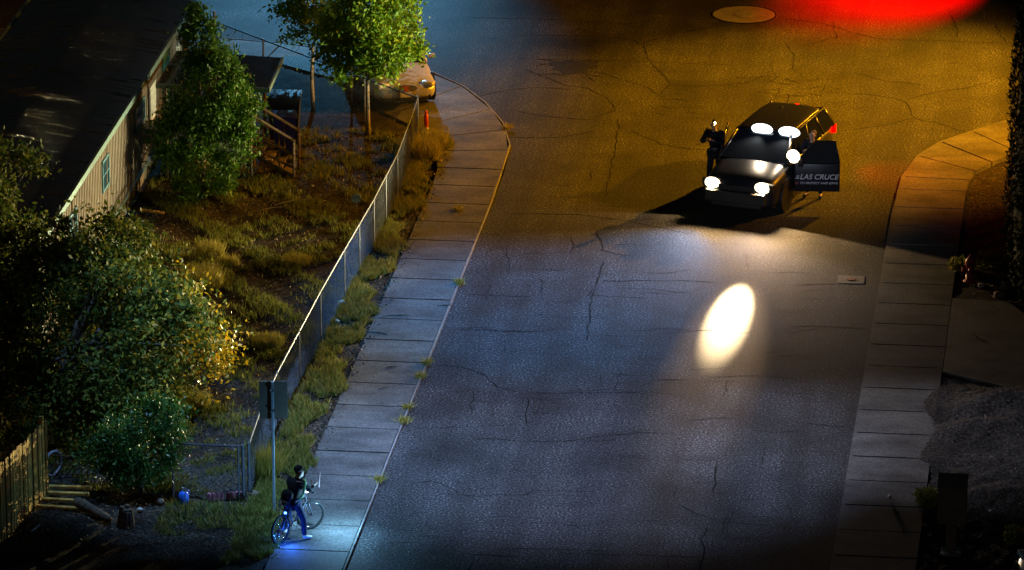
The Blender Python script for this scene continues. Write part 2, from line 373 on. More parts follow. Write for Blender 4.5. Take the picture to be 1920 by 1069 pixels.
def blades(name, P, h, w, m, parent=None, lean=.35):
    "upright blades of three points"
    n = len(P); a = rng.uniform(0, 2*np.pi, n); hh = h*rng.uniform(.5, 1.3, n)
    dx = np.stack([np.cos(a), np.sin(a), np.zeros(n)], 1)*w/2
    t = np.stack([rng.normal(0, lean, n)*hh, rng.normal(0, lean, n)*hh, hh], 1)
    V = np.stack([P-dx, P+dx, P+t], 1).reshape(-1, 3)
    me = bpy.data.meshes.new(name); me.vertices.add(3*n); me.vertices.foreach_set('co', V.astype(np.float32).ravel())
    me.loops.add(3*n); me.loops.foreach_set('vertex_index', np.arange(3*n, dtype=np.int32))
    me.polygons.add(n); me.polygons.foreach_set('loop_start', np.arange(0, 3*n, 3, dtype=np.int32))
    me.update(calc_edges=True); return link(name, me, m, parent)
def smooth_noise(x, y, f, seed=0):
    return (np.sin(x*f*1.3+seed)*np.cos(y*f*1.1+seed*2.1)+np.sin(x*f*2.3+y*f*1.7+seed*.7)*.6+np.sin(x*f*4.1-y*f*3.7+seed*1.9)*.4)/2

# ------------------------------------------------------------------ ground, road, pavements
KL = [(-4.98, -120), (-4.98, 8.4), (-5.08, 10.73), (-5.47, 12.59), (-6.19, 14.47), (-6.94, 15.88), (-7.88, 17.04), (-9.6, 18.4), (-12.39, 19.44), (-14.3, 19.76), (-80, 21.5)]
KR = [(4.98, -120), (4.98, 7.11), (5.07, 9.14), (5.38, 11.02), (5.88, 12.25), (6.66, 13.3), (7.59, 14.47), (8.9, 15.6), (11, 16.6), (14, 17.2), (80, 18.4)]
flat('ground', [(-900, -900), (900, -900), (900, 1500), (-900, 1500)], -.06, 'soil')
flat('road', KL[::-1]+KR+[(80, 60), (-80, 60)], 0, 'asphalt')
def arc_pts(L):
    return [Vector((p[0], p[1], 0)) for p in L]
def slabs(name, outer, inner, m='concrete', top=.075, gap=.026):
    b = MB(); n = len(outer)
    for i in range(n-1):
        o0, o1, i0, i1 = [Vector((p[0], p[1], 0)) for p in (outer[i], outer[i+1], inner[i], inner[i+1])]
        if (o1-o0).length < .05 and (i1-i0).length < .05: continue
        def sh(a, c, k):
            d = c-a; return a+(d.normalized()*min(k, d.length*.45) if d.length > 1e-6 else d)
        dz = random.uniform(-.004, .004)
        q = [sh(o0, o1, gap), sh(o1, o0, gap), sh(i1, i0, gap), sh(i0, i1, gap)]
        b.prism([(p.x, p.y) for p in q], -.05, top+dz)
    o = b.build(name, m); return tag(o, kind='structure')
ys = [-.45+1.5*k for k in range(-30, 6)]
slabs('left_pavement', [(-5.03, y) for y in ys], [(-6.62, y) for y in ys])
ys2 = [.55+1.5*k for k in range(-30, 6)]
slabs('right_pavement', [(5.03, y) for y in ys2], [(6.74, y) for y in ys2])
# corner slabs
lo = [(-5.03, 7.05), (-5.03, 8.5), (-5.09, 10.2), (-5.36, 11.95), (-5.96, 13.75), (-7.00, 15.80), (-8.0, 16.95), (-9.7, 18.27), (-12.4, 19.32), (-14.3, 19.63), (-30, 20.0)]
li = [(-6.62, 7.05), (-6.68, 8.5), (-6.95, 9.9), (-7.25, 11.0), (-7.7, 11.9), (-8.6, 13.0), (-9.2, 13.9), (-10.3, 16.0), (-12.6, 17.7), (-14.6, 18.0), (-30, 18.4)]
slabs('left_pavement', lo, li)
ro = [(5.04, 8.05), (5.16, 9.1), (5.45, 10.9), (5.95, 12.2), (6.74, 13.2), (7.66, 14.35), (8.95, 15.5), (11, 16.48), (14, 17.08), (30, 17.3)]
ri = [(6.74, 8.05), (6.78, 9.0), (6.9, 9.8), (7.3, 10.6), (7.9, 11.6), (8.8, 12.8), (9.8, 13.7), (11.6, 14.6), (14.4, 15.3), (30, 15.5)]
slabs('right_pavement', ro, ri)
# kerb strips (pale worn lip) just outside the slabs
def strip(name, line, inset, z0, z1, m, jitter=0):
    b = MB(); P = [Vector((p[0], p[1], 0)) for p in line]; Q = []
    for i, p in enumerate(P):
        d = (P[min(i+1, len(P)-1)]-P[max(i-1, 0)]).normalized(); nrm = Vector((-d.y, d.x, 0))
        Q.append(p+nrm*inset)
    for i in range(len(P)-1):
        b.prism([(P[i].x, P[i].y), (P[i+1].x, P[i+1].y), (Q[i+1].x, Q[i+1].y), (Q[i].x, Q[i].y)], z0, z1)
    return tag(b.build(name, m), kind='structure')
strip('left_kerb', KL[:1]+[(-4.98, -20+i*2.) for i in range(14)]+KL[2:], .035, -.05, .068, 'kerb')
strip('right_kerb', KR[:1]+[(4.98, -20+i*2.) for i in range(14)]+KR[2:], -.11, -.05, .066, 'concrete')

def terrain(name, x0, x1, y0, y1, step, hf, m, keep=None):
    nx, ny = int((x1-x0)/step)+1, int((y1-y0)/step)+1
    X, Y = np.meshgrid(np.linspace(x0, x1, nx), np.linspace(y0, y1, ny), indexing='ij'); Z = hf(X, Y)
    V = np.stack([X, Y, Z], -1).reshape(-1, 3); F = []
    for i in range(nx-1):
        for j in range(ny-1):
            if keep is None or keep(X[i, j], Y[i, j]): F.append((i*ny+j, (i+1)*ny+j, (i+1)*ny+j+1, i*ny+j+1))
    me = bpy.data.meshes.new(name); me.from_pydata(V.tolist(), [], F); me.update()
    return tag(link(name, me, m, smooth=True), kind='structure')
def ymax_left(x): return np.interp(x, [-30, -14.6, -12.6, -10.3, -9.2, -8.6, -7.7, -7.25, -6.95, -6.62], [18.3, 17.9, 17.6, 15.9, 13.8, 12.9, 11.8, 10.9, 9.8, 7.0])
def h_left(x, y):
    return .045+.03*smooth_noise(x, y, 1.7, 1)+.02*smooth_noise(x, y, 5, 2)+.015*rng.uniform(-1, 1, np.shape(x))
terrain('yard_ground', -26, -6.63, -26, 18.2, .14, h_left, 'soil', lambda x, y: y < ymax_left(x+.14)-.1)
# right side: dirt with spoil mounds near the bottom
MOUNDS = [(8.35, -7.6, 1.1, .75, .26), (9.5, -8.0, .9, .6, .42), (7.9, -9.6, .9, .55, .30), (9.3, -10.6, .8, .8, .30), (8.6, -8.9, .5, .4, .22), (7.5, -8.3, .5, .5, .16), (10.5, -12, 1.5, 1.5, .4), (8.3, -13.5, .7, .5, .16), (9.0, -6.9, .5, .3, .15)]
def h_right(x, y):
    z = .04+.03*smooth_noise(x, y, 1.9, 5)
    for cx, cy, rx, ry, h in MOUNDS: z = z+h*np.exp(-((x-cx)/rx)**2-((y-cy)/ry)**2)
    rough_ = np.where(y < -6.5, .035, .014)
    return z+rough_*smooth_noise(x, y, 7, 3)+rough_*.8*rng.uniform(-1, 1, np.shape(x))
def right_edge(x): return np.interp(x, [6.72, 6.9, 7.3, 7.9, 8.8, 9.8, 11.6, 14.4, 26], [8.9, 9.6, 10.4, 11.4, 12.6, 13.5, 14.4, 15.1, 15.3])
terrain('dirt_ground', 6.75, 24, -26, 15.3, .13, h_right, 'dirt', lambda x, y: y < right_edge(x)-.1)
# dirt spilling over the pavement edge by the mounds
terrain('dirt_spill', 6.15, 7.5, -12.4, -5.7, .035, lambda x, y: .073+.05*np.clip((x-6.42-.28*np.sin(y*.9+1)**2+.05*np.sin(y*2.3))*1.6, -.3, 1)-np.clip(np.abs(y+9.05)-2.2, 0, 9)**2*.09-np.clip(x-6.72, 0, 1)*.13+.004*rng.uniform(-1, 1, np.shape(x)), 'dirt')
dr = [(6.76, -.5), (8.1, -.62), (8.7, -1.9), (14, -2.2), (14, -7.2), (8.64, -6.9), (6.76, -5.75)]
tag(MB().prism(dr, 0, .105).build('driveway', 'apron'), kind='structure')

# cracks, traced as thin tarred lines on the asphalt
CR = [[(1000, 118), (1130, 138), (1215, 165), (1235, 178), (1255, 160), (1330, 162), (1400, 155), (1440, 140)],
      [(985, 130), (1060, 160), (1100, 165), (1140, 185), (1155, 205), (1140, 212)],
      [(1205, 80), (1215, 110), (1225, 125), (1250, 145), (1255, 160)],
      [(958, 66), (1130, 68), (1190, 76), (1200, 82), (1260, 66), (1330, 50), (1350, 42)],
      [(970, 110), (1160, 114), (1370, 122)], [(875, 33), (1000, 36), (1100, 40), (1180, 45), (1250, 32)],
      [(1460, 34), (1545, 44), (1600, 62), (1650, 73), (1800, 78), (1905, 83)], [(1780, 18), (1785, 36), (1795, 60), (1797, 72)],
      [(1470, 78), (1490, 105), (1488, 135)], [(1440, 139), (1470, 136)], [(1865, 45), (1885, 78), (1900, 83)],
      [(1540, 172), (1600, 176), (1630, 178), (1680, 185), (1700, 192), (1715, 222), (1770, 235), (1810, 248), (1880, 262)],
      [(1700, 188), (1730, 178), (1770, 170), (1800, 168), (1850, 155), (1905, 132)], [(1600, 135), (1660, 152), (1740, 160)],
      [(1570, 246), (1640, 238), (1715, 222)], [(1500, 88), (1560, 72), (1595, 62)],
      [(880, 185), (920, 175), (960, 168), (1000, 164), (1080, 168)], [(955, 205), (1015, 217), (1060, 222), (1110, 224), (1160, 205)],
      [(1160, 222), (1155, 270), (1145, 315), (1135, 370)], [(1180, 245), (1240, 270), (1300, 280), (1370, 285)],
      [(940, 258), (1050, 258), (1120, 245)], [(1290, 60), (1340, 50)], [(1570, 75), (1560, 40)],
      [(955, 400), (1080, 402), (1160, 412), (1240, 428), (1300, 440)], [(870, 552), (960, 556), (1000, 556)], [(850, 618), (1000, 622)],
      [(1125, 528), (1190, 526), (1280, 526), (1340, 530)], [(1110, 540), (1105, 555), (1150, 556), (1215, 560)],
      [(815, 684), (860, 688), (905, 700), (935, 728), (985, 738), (1140, 737), (1210, 735)], [(990, 745), (985, 790), (984, 810)],
      [(770, 804), (860, 802), (975, 796)], [(880, 828), (900, 822), (1000, 828), (1060, 828), (1140, 816)],
      [(770, 908), (810, 902), (845, 914), (860, 928), (900, 930), (990, 928), (998, 920), (1120, 922)],
      [(830, 996), (940, 996)], [(950, 1028), (1050, 1030), (1140, 1034)], [(880, 1040), (1000, 1046)],
      [(1140, 816), (1200, 812), (1270, 812)], [(1210, 713), (1290, 712)], [(1500, 794), (1540, 797), (1590, 801)],
      [(1480, 612), (1560, 612), (1630, 618)], [(1270, 945), (1310, 965), (1330, 970), (1350, 980), (1390, 981), (1450, 988), (1540, 990)],
      [(1345, 865), (1342, 900), (1338, 925)], [(1345, 945), (1320, 955)], [(1330, 982), (1315, 1010), (1320, 1040), (1310, 1069)],
      [(1180, 1040), (1290, 1044), (1320, 1045)], [(1285, 790), (1340, 784), (1380, 785)], [(1130, 490), (1110, 560), (1100, 640)],
      [(1480, 535), (1570, 532)], [(1180, 480), (1130, 470), (1120, 430)], [(1300, 275), (1330, 262)], [(1110, 322), (1105, 340)]]
cb = MB(); rr = random.Random(3)
def crack(pts, w):
    P = []
    for a, b_ in zip(pts, pts[1:]):
        A, B = G(*a), G(*b_); n = max(1, int((B-A).length/.22))
        for k in range(n):
            q = A.lerp(B, k/n); P.append(Vector((q.x+rr.uniform(-.035, .035), q.y+rr.uniform(-.035, .035), .004)))
    P.append(Vector((*G(*pts[-1])[:2], .004)))
    vs = []; fs = []
    for i, p in enumerate(P):
        d = (P[min(i+1, len(P)-1)]-P[max(i-1, 0)]).normalized(); nr = Vector((-d.y, d.x, 0))
        t = w*rr.uniform(.35, 1.3)*(1 if 0 < i < len(P)-1 else .2); vs += [p+nr*t/2, p-nr*t/2]
        if i: fs.append((2*i-2, 2*i-1, 2*i+1, 2*i))
    cb.add(vs, fs)
for c in CR: crack(c, .032 if c[0][1] < 330 else .034)
for k in range(26):      # alligator cracking behind the patrol car and by the pothole
    cx, cy = (rr.uniform(1390, 1560), rr.uniform(140, 185)) if k < 16 else (rr.uniform(1200, 1300), rr.uniform(165, 225))
    crack([(cx, cy), (cx+rr.uniform(-25, 40), cy+rr.uniform(-8, 10)), (cx+rr.uniform(20, 60), cy+rr.uniform(-10, 14))], .03)
for k in range(14):
    cx, cy = rr.uniform(985, 1110), rr.uniform(104, 152)
    crack([(cx, cy), (cx+rr.uniform(-10, 30), cy+rr.uniform(-5, 6)), (cx+rr.uniform(20, 50), cy+rr.uniform(-6, 8))], .04)
for k in range(150):
    v0 = rr.uniform(400, 1065); xl = 862-.4*(v0-530)+25; xr = 1648-.174*(v0-534)-25; u0 = rr.uniform(xl, xr-90); P_ = [(u0, v0)]
    for j_ in range(rr.randint(2, 4)): P_.append((P_[-1][0]+rr.uniform(14, 40), P_[-1][1]+rr.uniform(-4, 4)) if k % 9 else (P_[-1][0]+rr.uniform(-9, 5), P_[-1][1]+rr.uniform(8, 20)))
    crack(P_, .020)
tag(cb.build('road_cracks', 'crack'), kind='structure')
pc = G(1076, 125); hp = []
for i in range(40):
    a = 2*math.pi*i/40; k = 1+.12*sin(3*a)+.10*sin(7*a+1)+rr.uniform(-.07, .07); hp.append((pc.x+.62*cos(a)*k, pc.y+.68*sin(a)*k))
flat('asphalt_patch', hp, .006, 'patch')
# pale scratch lines on the asphalt beside the patrol car
# manhole in a round concrete collar
mh = G(1395, 28)
e = empty('manhole_cover', mh, 0, 'round iron manhole cover in a wide pale concrete collar on the junction', 'manhole')
MB().lathe((0, 0, 0), [(.0, .002), (.87, .002), (.88, .008), (.86, .012), (.30, .012)], 48).build('concrete_collar', M['kerb'], e)
b = MB().lathe((0, 0, .012), [(0, 0), (.285, 0), (.285, .01), (.0, .01)], 32)
for i in range(-3, 4):
    l = math.sqrt(max(0, .25**2-(i*.07)**2)); b.box((0, i*.07, .026), (2*l, .025, .008))
b.build('cover', 'metalgrey', e)
MB().torus((0, 0, .004), .89, .02, Matrix.Rotation(R(90), 3, 'X'), 48, 6).build('tar_joint', 'crack', e)
# utility valve pad
vp = G(1596, 525)
e = empty('valve_pad', vp, R(2), 'small rectangular concrete pad with a round rusty valve lid near the kerb', 'valve cover')
MB().box((0, 0, .004), (.64, .58, .02), bev=.006).build('pad', 'apron', e)
MB().lathe((.0, 0, .014), [(.11, 0), (.11, .012), (.09, .016), (0.0, .016)], 20).build('lid', mat('rust', (.18, .06, .03), .8), e)

# ------------------------------------------------------------------ mobile home
hx, hy0, hy1 = -13.84, -6.95, 12.75
H = empty('mobile_home', (hx, 3, 0), 0, 'long tan mobile home with a dark metal roof beside the chain link fence yard', 'house')
def wb(): return MB()
b = MB().box((-15.85, (hy0+hy1)/2, 1.75), (4.0, hy1-hy0, 2.5))
y = hy0+.1
while y < hy1:           # vertical corrugations of the siding
    b.box((hx+.008, y, 1.78), (.024, .05, 2.44)); y += .20
b.build('wall', 'siding', H, world=True)
b = MB().box((-15.86, (hy0+hy1)/2, .26), (3.94, hy1-hy0-.04, .48))
for y in np.arange(hy0+.6, hy1, 1.2): b.box((hx-.01, y, .26), (.03, .03, .46))
b.build('skirting', 'skirt', H, world=True)
b = MB(); rx0, rx1 = -17.95, -13.68; rm = (rx0+rx1)/2
b.add([(rx0, hy0-.15, 3.02), (rm, hy0-.15, 3.32), (rx1, hy0-.15, 3.02), (rx0, hy1+.15, 3.02), (rm, hy1+.15, 3.32), (rx1, hy1+.15, 3.02),
       (rx0, hy0-.15, 2.98), (rx1, hy0-.15, 2.98), (rx0, hy1+.15, 2.98), (rx1, hy1+.15, 2.98)],
      [(0, 1, 4, 3), (1, 2, 5, 4), (0, 6, 7, 2, 1), (3, 4, 5, 9, 8), (6, 8, 9, 7), (0, 3, 8, 6), (2, 7, 9, 5)])
rf = b.build('roof', 'roof', H, world=True)
MB().box((rx1+.03, (hy0+hy1)/2, 2.98), (.07, hy1-hy0+.3, .15)).build('eave_gutter', 'trim', H, world=True)
MB().box((rx0-.03, (hy0+hy1)/2, 2.98), (.07, hy1-hy0+.3, .15)).build('eave_gutter', 'trim', H, world=True)
MB().box((hx+.02, (hy0+hy1)/2, .52), (.05, hy1-hy0, .09)).build('base_trim', 'trim', H, world=True)
MB().box((hx+.02, hy1-.04, 1.78), (.05, .10, 2.4)).build('corner_trim', 'white', H, world=True)
MB().box((hx+.02, hy0+.04, 1.78), (.05, .10, 2.4)).build('corner_trim', 'white', H, world=True)
for i, y in enumerate((-3.1, 1.2)): MB().box((hx+.025, y, 1.78), (.04, .05, 2.4)).build('seam_trim', 'oldwood', H, world=True)
def house_window(u0, v0, u1, v1, m='pane', nm='window'):
    a, c = onx((u0+u1)/2, v0, hx), onx((u0+u1)/2, v1, hx)
    # width along y from the horizontal extent
    ya, yb = onx(u0, (v0+v1)/2, hx).y, onx(u1, (v0+v1)/2, hx).y
    yc = (ya+yb)/2; w = abs(yb-ya); z1, z0 = a.z, c.z
    z0, z1 = max(.7, min(z0, z1)), min(2.85, max(z0, z1)); w = min(max(w, .5), 1.6)
    zc, h = (z0+z1)/2, z1-z0
    b = MB()
    for s in (-1, 1): b.box((hx+.035, yc+s*w/2, zc), (.05, .06, h+.06)); b.box((hx+.035, yc, zc+s*h/2), (.05, w, .06))
    f = b.build('window', 'tealframe', H, world=True)
    g = MB().box((hx+.028, yc, zc), (.02, w-.05, h-.05)); pn = g.build('pane', m, f); pn.data.transform(Matrix.Translation((-hx, -3, 0)))
    g = MB().box((hx+.045, yc, zc), (.02, w-.05, .03)); pn = g.build('sash_bar', 'tealframe', f); pn.data.transform(Matrix.Translation((-hx, -3, 0)))
house_window(189, 296, 201, 352); house_window(127, 398, 141, 450); house_window(89, 470, 101, 505); house_window(250, 195, 268, 235)
# door and light curtains seen through the juniper
b = MB().box((hx+.03, 9.4, 1.6), (.05, .9, 2.0), bev=.01); dd = b.build('door', mat('teal_door', (.03, .22, .25), .5), H, world=True)
k = MB().lathe((hx+.07, 9.05, 1.5), [(.0, 0), (.03, .01), (.03, .04), (0, .05)], 10, 'x').build('handle', 'chrome', dd); k.data.transform(Matrix.Translation((-hx, -3, 0)))
for yy in (7.4, 11.3):
    MB().box((hx+.03, yy, 1.9), (.05, .9, .9), bev=.01).build('window', 'white', H, world=True)
ac = onx(266, 250, hx)
a_ = empty('window_air_conditioner', (hx, ac.y, ac.z), 0, 'boxy window air conditioner sticking out of the tan siding by the juniper', 'air conditioner')
MB().box((.25, 0, 0), (.46, .58, .40), bev=.02).build('casing', 'metalgrey', a_)
b = MB()
for i in range(7): b.box((.485, 0, -.15+i*.05), (.012, .5, .02))
b.build('grille', 'plastic', a_)
MB().box((.2, .1, -.3), (.3, .03, .03), ry=R(40)).build('bracket', 'galv', a_)

# porch roof, stairs
Pr = empty('porch', (-12.3, 8.3, 0), 0, 'dark flat porch roof with a thin pale edge on posts over the wooden steps', 'porch')
MB().prism([(-13.62, 6.95), (-10.78, 6.87), (-10.86, 9.66), (-13.62, 10.0)], 2.44, 2.50).build('roof', 'roof', Pr, world=True)
b = MB(); b.box((-10.78, 8.27, 2.45), (.05, 2.85, .13), rz=R(1.8)); b.box((-12.2, 6.90, 2.45), (2.85, .05, .12), rz=R(-1.6))
b.build('fascia', 'trim', Pr, world=True)
for x, y in ((-11.25, 7.05), (-11.25, 9.3), (-13.4, 7.05)): MB().tube((x, y, 0), (x, y, 2.44), .045, n=6).build('post', 'oldwood', Pr, world=True)
b = MB()
for i in range(16): b.box((-12.5+.0, 7.1+i*.155, .75), (2.4, .14, .04))
b.build('deck', 'oldwood', Pr, world=True)
S = empty('wooden_steps', (-10.8, 7.7, 0), 0, 'weathered wooden steps with slanted handrails leading down to the yard', 'steps')
n = 4
for i in range(n):
    MB().box((-11.2+.26*i+.05, 7.73, .62-.16*i), (.28, .86, .04)).build('tread', 'oldwood', S, world=True)
for yy in (7.28, 8.16):
    MB().path([(-11.32, yy, .66), (-10.1, yy, .02)], .05, 4).build('stringer', 'oldwood', S, world=True)
    b = MB(); top0, top1 = Vector((-11.35, yy, 1.72)), Vector((-10.15, yy, 1.0))
    b.path([top0, top1], .045, 4); b.path([top0-Vector((0, 0, .42)), top1-Vector((0, 0, .36))], .035, 4); b.path([top0-Vector((0, 0, .85)), top1-Vector((0, 0, .72))], .035, 4)
    b.build('handrail', 'oldwood', S, world=True)
    for k, t in enumerate((0, .33, .66, .97)):
        p = top0.lerp(top1, t); MB().tube((p.x, p.y, .02), (p.x, p.y, p.z), .04 if k in (0, 3) else .018, n=4).build('post', 'oldwood', S, world=True)

# ------------------------------------------------------------------ chain link fences
def chain_panel(b, p0, p1, z0, z1, cell=.075, r=.0028):
    p0, p1 = Vector(p0), Vector(p1); L = (p1-p0).length; d = (p1-p0)/L; h = z1-z0
    step = cell*1.41; nrm = Vector((-d.y, d.x, 0))
    def q(s, z, off): return p0+d*s+Vector((0, 0, z0+z))+nrm*off
    s = -h
    while s < L:
        a0, a1 = max(s, 0), min(s+h, L)
        if a1 > a0:
            for flip in (0, 1):
                za, zb = a0-s, a1-s
                if flip: za, zb = h-za, h-zb
                A, B = q(a0, za, .002*flip), q(a1, zb, .002*flip)
                t = (B-A).normalized().cross(nrm)*r
                b.add([A-t, A+t, B+t, B-t], [(0, 1, 2, 3)])
                b.add([A-nrm*r, A+nrm*r, B+nrm*r, B-nrm*r], [(0, 1, 2, 3)])
        s += step
def chain_fence(name, pts, label, h=1.25, tall=(), group='chain link fences round the yard'):
    e = empty(name, (*pts[0], 0), 0, label, 'fence', group)
    mesh = MB(); rail = MB()
    for i, (a, c) in enumerate(zip(pts, pts[1:])):
        A, C = Vector((*a, 0)), Vector((*c, 0)); n = max(1, round((C-A).length/2.45))
        for k in range(n):
            P, Q = A.lerp(C, k/n), A.lerp(C, (k+1)/n); chain_panel(mesh, P, Q, .06, h-.02)
            rail.tube((P.x, P.y, h), (Q.x, Q.y, h), .021, n=6)
            if k or i == 0 or True:
                big = (k == 0 and i in tall)
                MB().tube((P.x, P.y, -.05), (P.x, P.y, h+(.30 if big else .03)), .036 if big else .026, n=8).build('post', 'galv', e, world=True)
    MB().tube((*pts[-1], -.05), (*pts[-1], h+.05), .036, n=8).build('post', 'galv', e, world=True)
    mesh.build('wire_mesh', 'wire', e, world=True); rail.build('top_rail', 'rail', e, world=True)
    return e
chain_fence('chain_link_fence', [(-7.47, 10.58), (-7.42, 9.15), (-7.33, 5.68), (-7.39, 1.92), (-7.53, -2.07), (-7.63, -5.18), (-7.74, -10.86), (-7.72, -13.14), (-7.62, -15.45)],
            'long galvanised chain link fence running beside the grass verge and pavement')
chain_fence('chain_link_fence', [(-13.89, 17.19), (-7.50, 10.66)], 'chain link fence behind the leafy trees with one taller white post', tall=(0,))
chain_fence('chain_link_fence', [(-17.5, 17.9), (-13.95, 17.3)], 'short chain link run behind the far end of the mobile home')
chain_fence('chain_link_gate', [(-9.25, -15.56), (-7.72, -15.60)], 'bluish chain link gate panel by the corner post near the cyclist')
MB_ = MB().tube((-7.82, -15.62, 0), (-7.82, -15.62, 1.28), .02).build('post', 'galv', bpy.data.objects['chain_link_gate'], world=True)

# ------------------------------------------------------------------ trees
def crown_points(ells, n, clumps, spread, shell=.55):
    "ells: (centre, radii, weight). clumps on and in the ellipsoids, leaves gathered round clumps"
    W = np.array([e[2] for e in ells], float); W /= W.sum(); out = []; cc = []
    for (c, r, w), f in zip(ells, W):
        k = max(3, int(clumps*f)); d = rng.normal(size=(k, 3)); d /= np.linalg.norm(d, axis=1)[:, None]
        rad = rng.uniform(shell, 1.0, k)**.6
        C = np.array(c)+d*rad[:, None]*np.array(r); cc.append(C)
        idx = rng.integers(0, k, int(n*f)); out.append(C[idx]+rng.normal(size=(len(idx), 3))*spread*rng.uniform(.4, 1.3, k)[idx][:, None])
    return np.concatenate(out), np.concatenate(cc)
def tree(name, base, ells, n, clumps, spread, leaf, m, bark, label, cat='tree', group=None, trunk_h=1.5, tr=.06, lean=(0, 0), aspect=.5, nlimb=14, up=.2, shell=.5, extra=None):
    e = empty(name, base, 0, label, cat, group)
    P, CC = crown_points(ells, n, clumps, spread, shell); P = P[P[:, 2] > .05]
    quads('crown', leaves_mesh(P, leaf, aspect, up), m, e)
    if extra:
        m2, n2, ells2, l2 = extra; P2, _ = crown_points(ells2, n2, 24, spread, .3); quads('crown', leaves_mesh(P2, l2, aspect, up), m2, e)
    b = MB(); top = Vector((lean[0], lean[1], trunk_h)); mid = top*.5+Vector((random.uniform(-.04, .04), random.uniform(-.04, .04), 0))
    b.tube((0, 0, -.1), mid, tr*1.25, tr); b.tube(mid, top, tr, tr*.8)
    for k in range(min(nlimb, len(CC))):
        t = Vector(CC[rng.integers(0, len(CC))]); h0 = top.lerp(Vector((ells[0][0][0], ells[0][0][1], ells[0][0][2])), random.uniform(0, .7))
        b.tube(top*.98, h0, tr*.7, tr*.45, 6); m1 = h0.lerp(t, .5)+Vector((random.uniform(-.1, .1), random.uniform(-.1, .1), random.uniform(0, .12)))
        b.tube(h0, m1, tr*.42, tr*.25, 5); b.tube(m1, t, tr*.25, tr*.08, 5)
    b.build('trunk', bark, e, True); return e
tree('leafy_tree', (-8.86, 11.23, .05), [((.05, .2, 3.0), (1.25, 1.2, 1.15), 5), ((.5, 0, 2.3), (1.0, 1.0, .7), 2), ((-.55, .1, 2.1), (.8, .8, .55), 1.4), ((.2, .6, 4.1), (1.2, 1.2, .8), 2.4)],
     17000, 170, .17, .13, 'ash', 'palebark', 'bright green broad leafy tree at the fence corner in front of the silver car', trunk_h=1.35, tr=.055, nlimb=22)
tree('leafy_tree', (-10.59, 13.21, .05), [((.3, .2, 3.2), (.95, .9, 1.3), 3), ((-.6, 0, 2.4), (.55, .6, .5), .8), ((.15, .1, 2.3), (.6, .6, .5), .7)],
     5200, 90, .16, .12, 'ash', 'palebark', 'slender sparse tree with a pale trunk beyond the wooden steps', trunk_h=1.7, tr=.05, nlimb=16)
t3 = G(660, 208)
tree('leafy_tree', (t3.x, t3.y, .05), [((.1, 0, 2.4), (.4, .4, .5), 1)], 500, 14, .12, .10, 'ash', 'bark', 'thin dark trunked sapling between the two leafy trees', trunk_h=2.0, tr=.03, nlimb=6)
# juniper beside the mobile home
tree('juniper_tree', (-12.2, 5.3, .05), [((.1, 0, 1.25), (1.25, 1.1, 1.15), 5), ((.25, .1, 2.8), (.8, .9, 1.15), 4), ((-.05, .2, 4.1), (.34, .4, .65), .9), ((.75, 0, 2.4), (.6, .6, .8), 1.6), ((-.6, 0, 2.2), (.5, .6, .8), .8)],
     36000, 120, .17, .12, 'juniper', 'bark', 'dense dark green juniper hiding the porch of the mobile home', trunk_h=2.4, tr=.10, aspect=.35, up=.9, nlimb=20)
# large glossy tree bottom left
tree('spreading_tree', (-12.2, -12.6, .05), [((.2, 1.0, 2.4), (2.3, 2.0, 1.9), 6), ((1.7, 2.0, 1.9), (1.3, 1.5, 1.2), 3), ((-.8, 2.0, 3.2), (1.9, 1.8, 1.3), 3), ((.4, 3.0, 3.4), (1.2, 1.2, .8), 1.5), ((-.2, -.6, 1.0), (1.9, 1.0, .9), 2.5), ((1.4, 0, 1.0), (1.0, 1.2, .8), 1.5)],
     42000, 300, .24, .13, 'bush', 'bark', 'large dark glossy leaved tree in front of the mobile home', trunk_h=1.6, tr=.14, nlimb=26,
     extra=('autumn', 1700, [((2.85, 2.6, 1.3), (.6, .9, .5), 2), ((2.3, 2.4, 2.6), (.4, 1.0, .7), 1.2)], .10))
tree('leafy_shrub', (-9.95, -15.6, .05), [((0, .2, .95), (.85, .75, .85), 3), ((.3, .3, 1.4), (.6, .6, .6), 1.5), ((-.6, .3, .8), (.7, .6, .7), 1.2)],
     14000, 90, .15, .10, 'shrub', 'bark', 'rounded bright green shrub behind the stump and blue jug', 'shrub', trunk_h=.6, tr=.05, nlimb=16, aspect=.35)
tree('upright_tree', (-15.4, -9.2, .05), [((.3, .8, 3.6), (1.1, 1.2, 1.2), 3), ((.8, 1.4, 4.7), (.25, .4, .8), .5), ((-.4, 1.2, 4.5), (.3, .4, .7), .5), ((1.6, 1.5, 5.0), (.3, .3, .35), .3)],
     7500, 80, .15, .12, 'bush', 'bark', 'thin tree with tall sprigs rising over the dark roof edge', trunk_h=2.4, tr=.06, nlimb=16)
# cypress at the right edge
cx = G(1958, 570)
e = empty('cypress_tree', (cx.x, cx.y, .05), 0, 'tall dark columnar cypress hedge standing beside the driveway', 'tree')
n = 26000; a = rng.uniform(0, 2*np.pi, n); z = rng.uniform(.1, 13, n); prof = np.interp(z, [0, .6, 3, 9, 12, 13], [.72, .88, .98, .80, .45, .1])
rad = prof*(1-.16*rng.uniform(0, 1, n)**2)*(1+.05*np.sin(z*2.1+a*3)+.04*np.sin(z*7+a*5))
Pc = np.stack([rad*np.cos(a), rad*np.sin(a), z], 1)
quads('crown', leaves_mesh(Pc, .12, .35, 1.6), 'cypress', e)
b = MB().lathe((0, 0, 0), [(.55, .3), (.75, 1), (.82, 3), (.62, 9), (.3, 12), (.05, 12.8)], 14); b.build('inner_foliage', 'cypress', e, True)
MB().tube((0, 0, -.1), (0, 0, 1.2), .16, .13).build('trunk', 'bark', e, True)

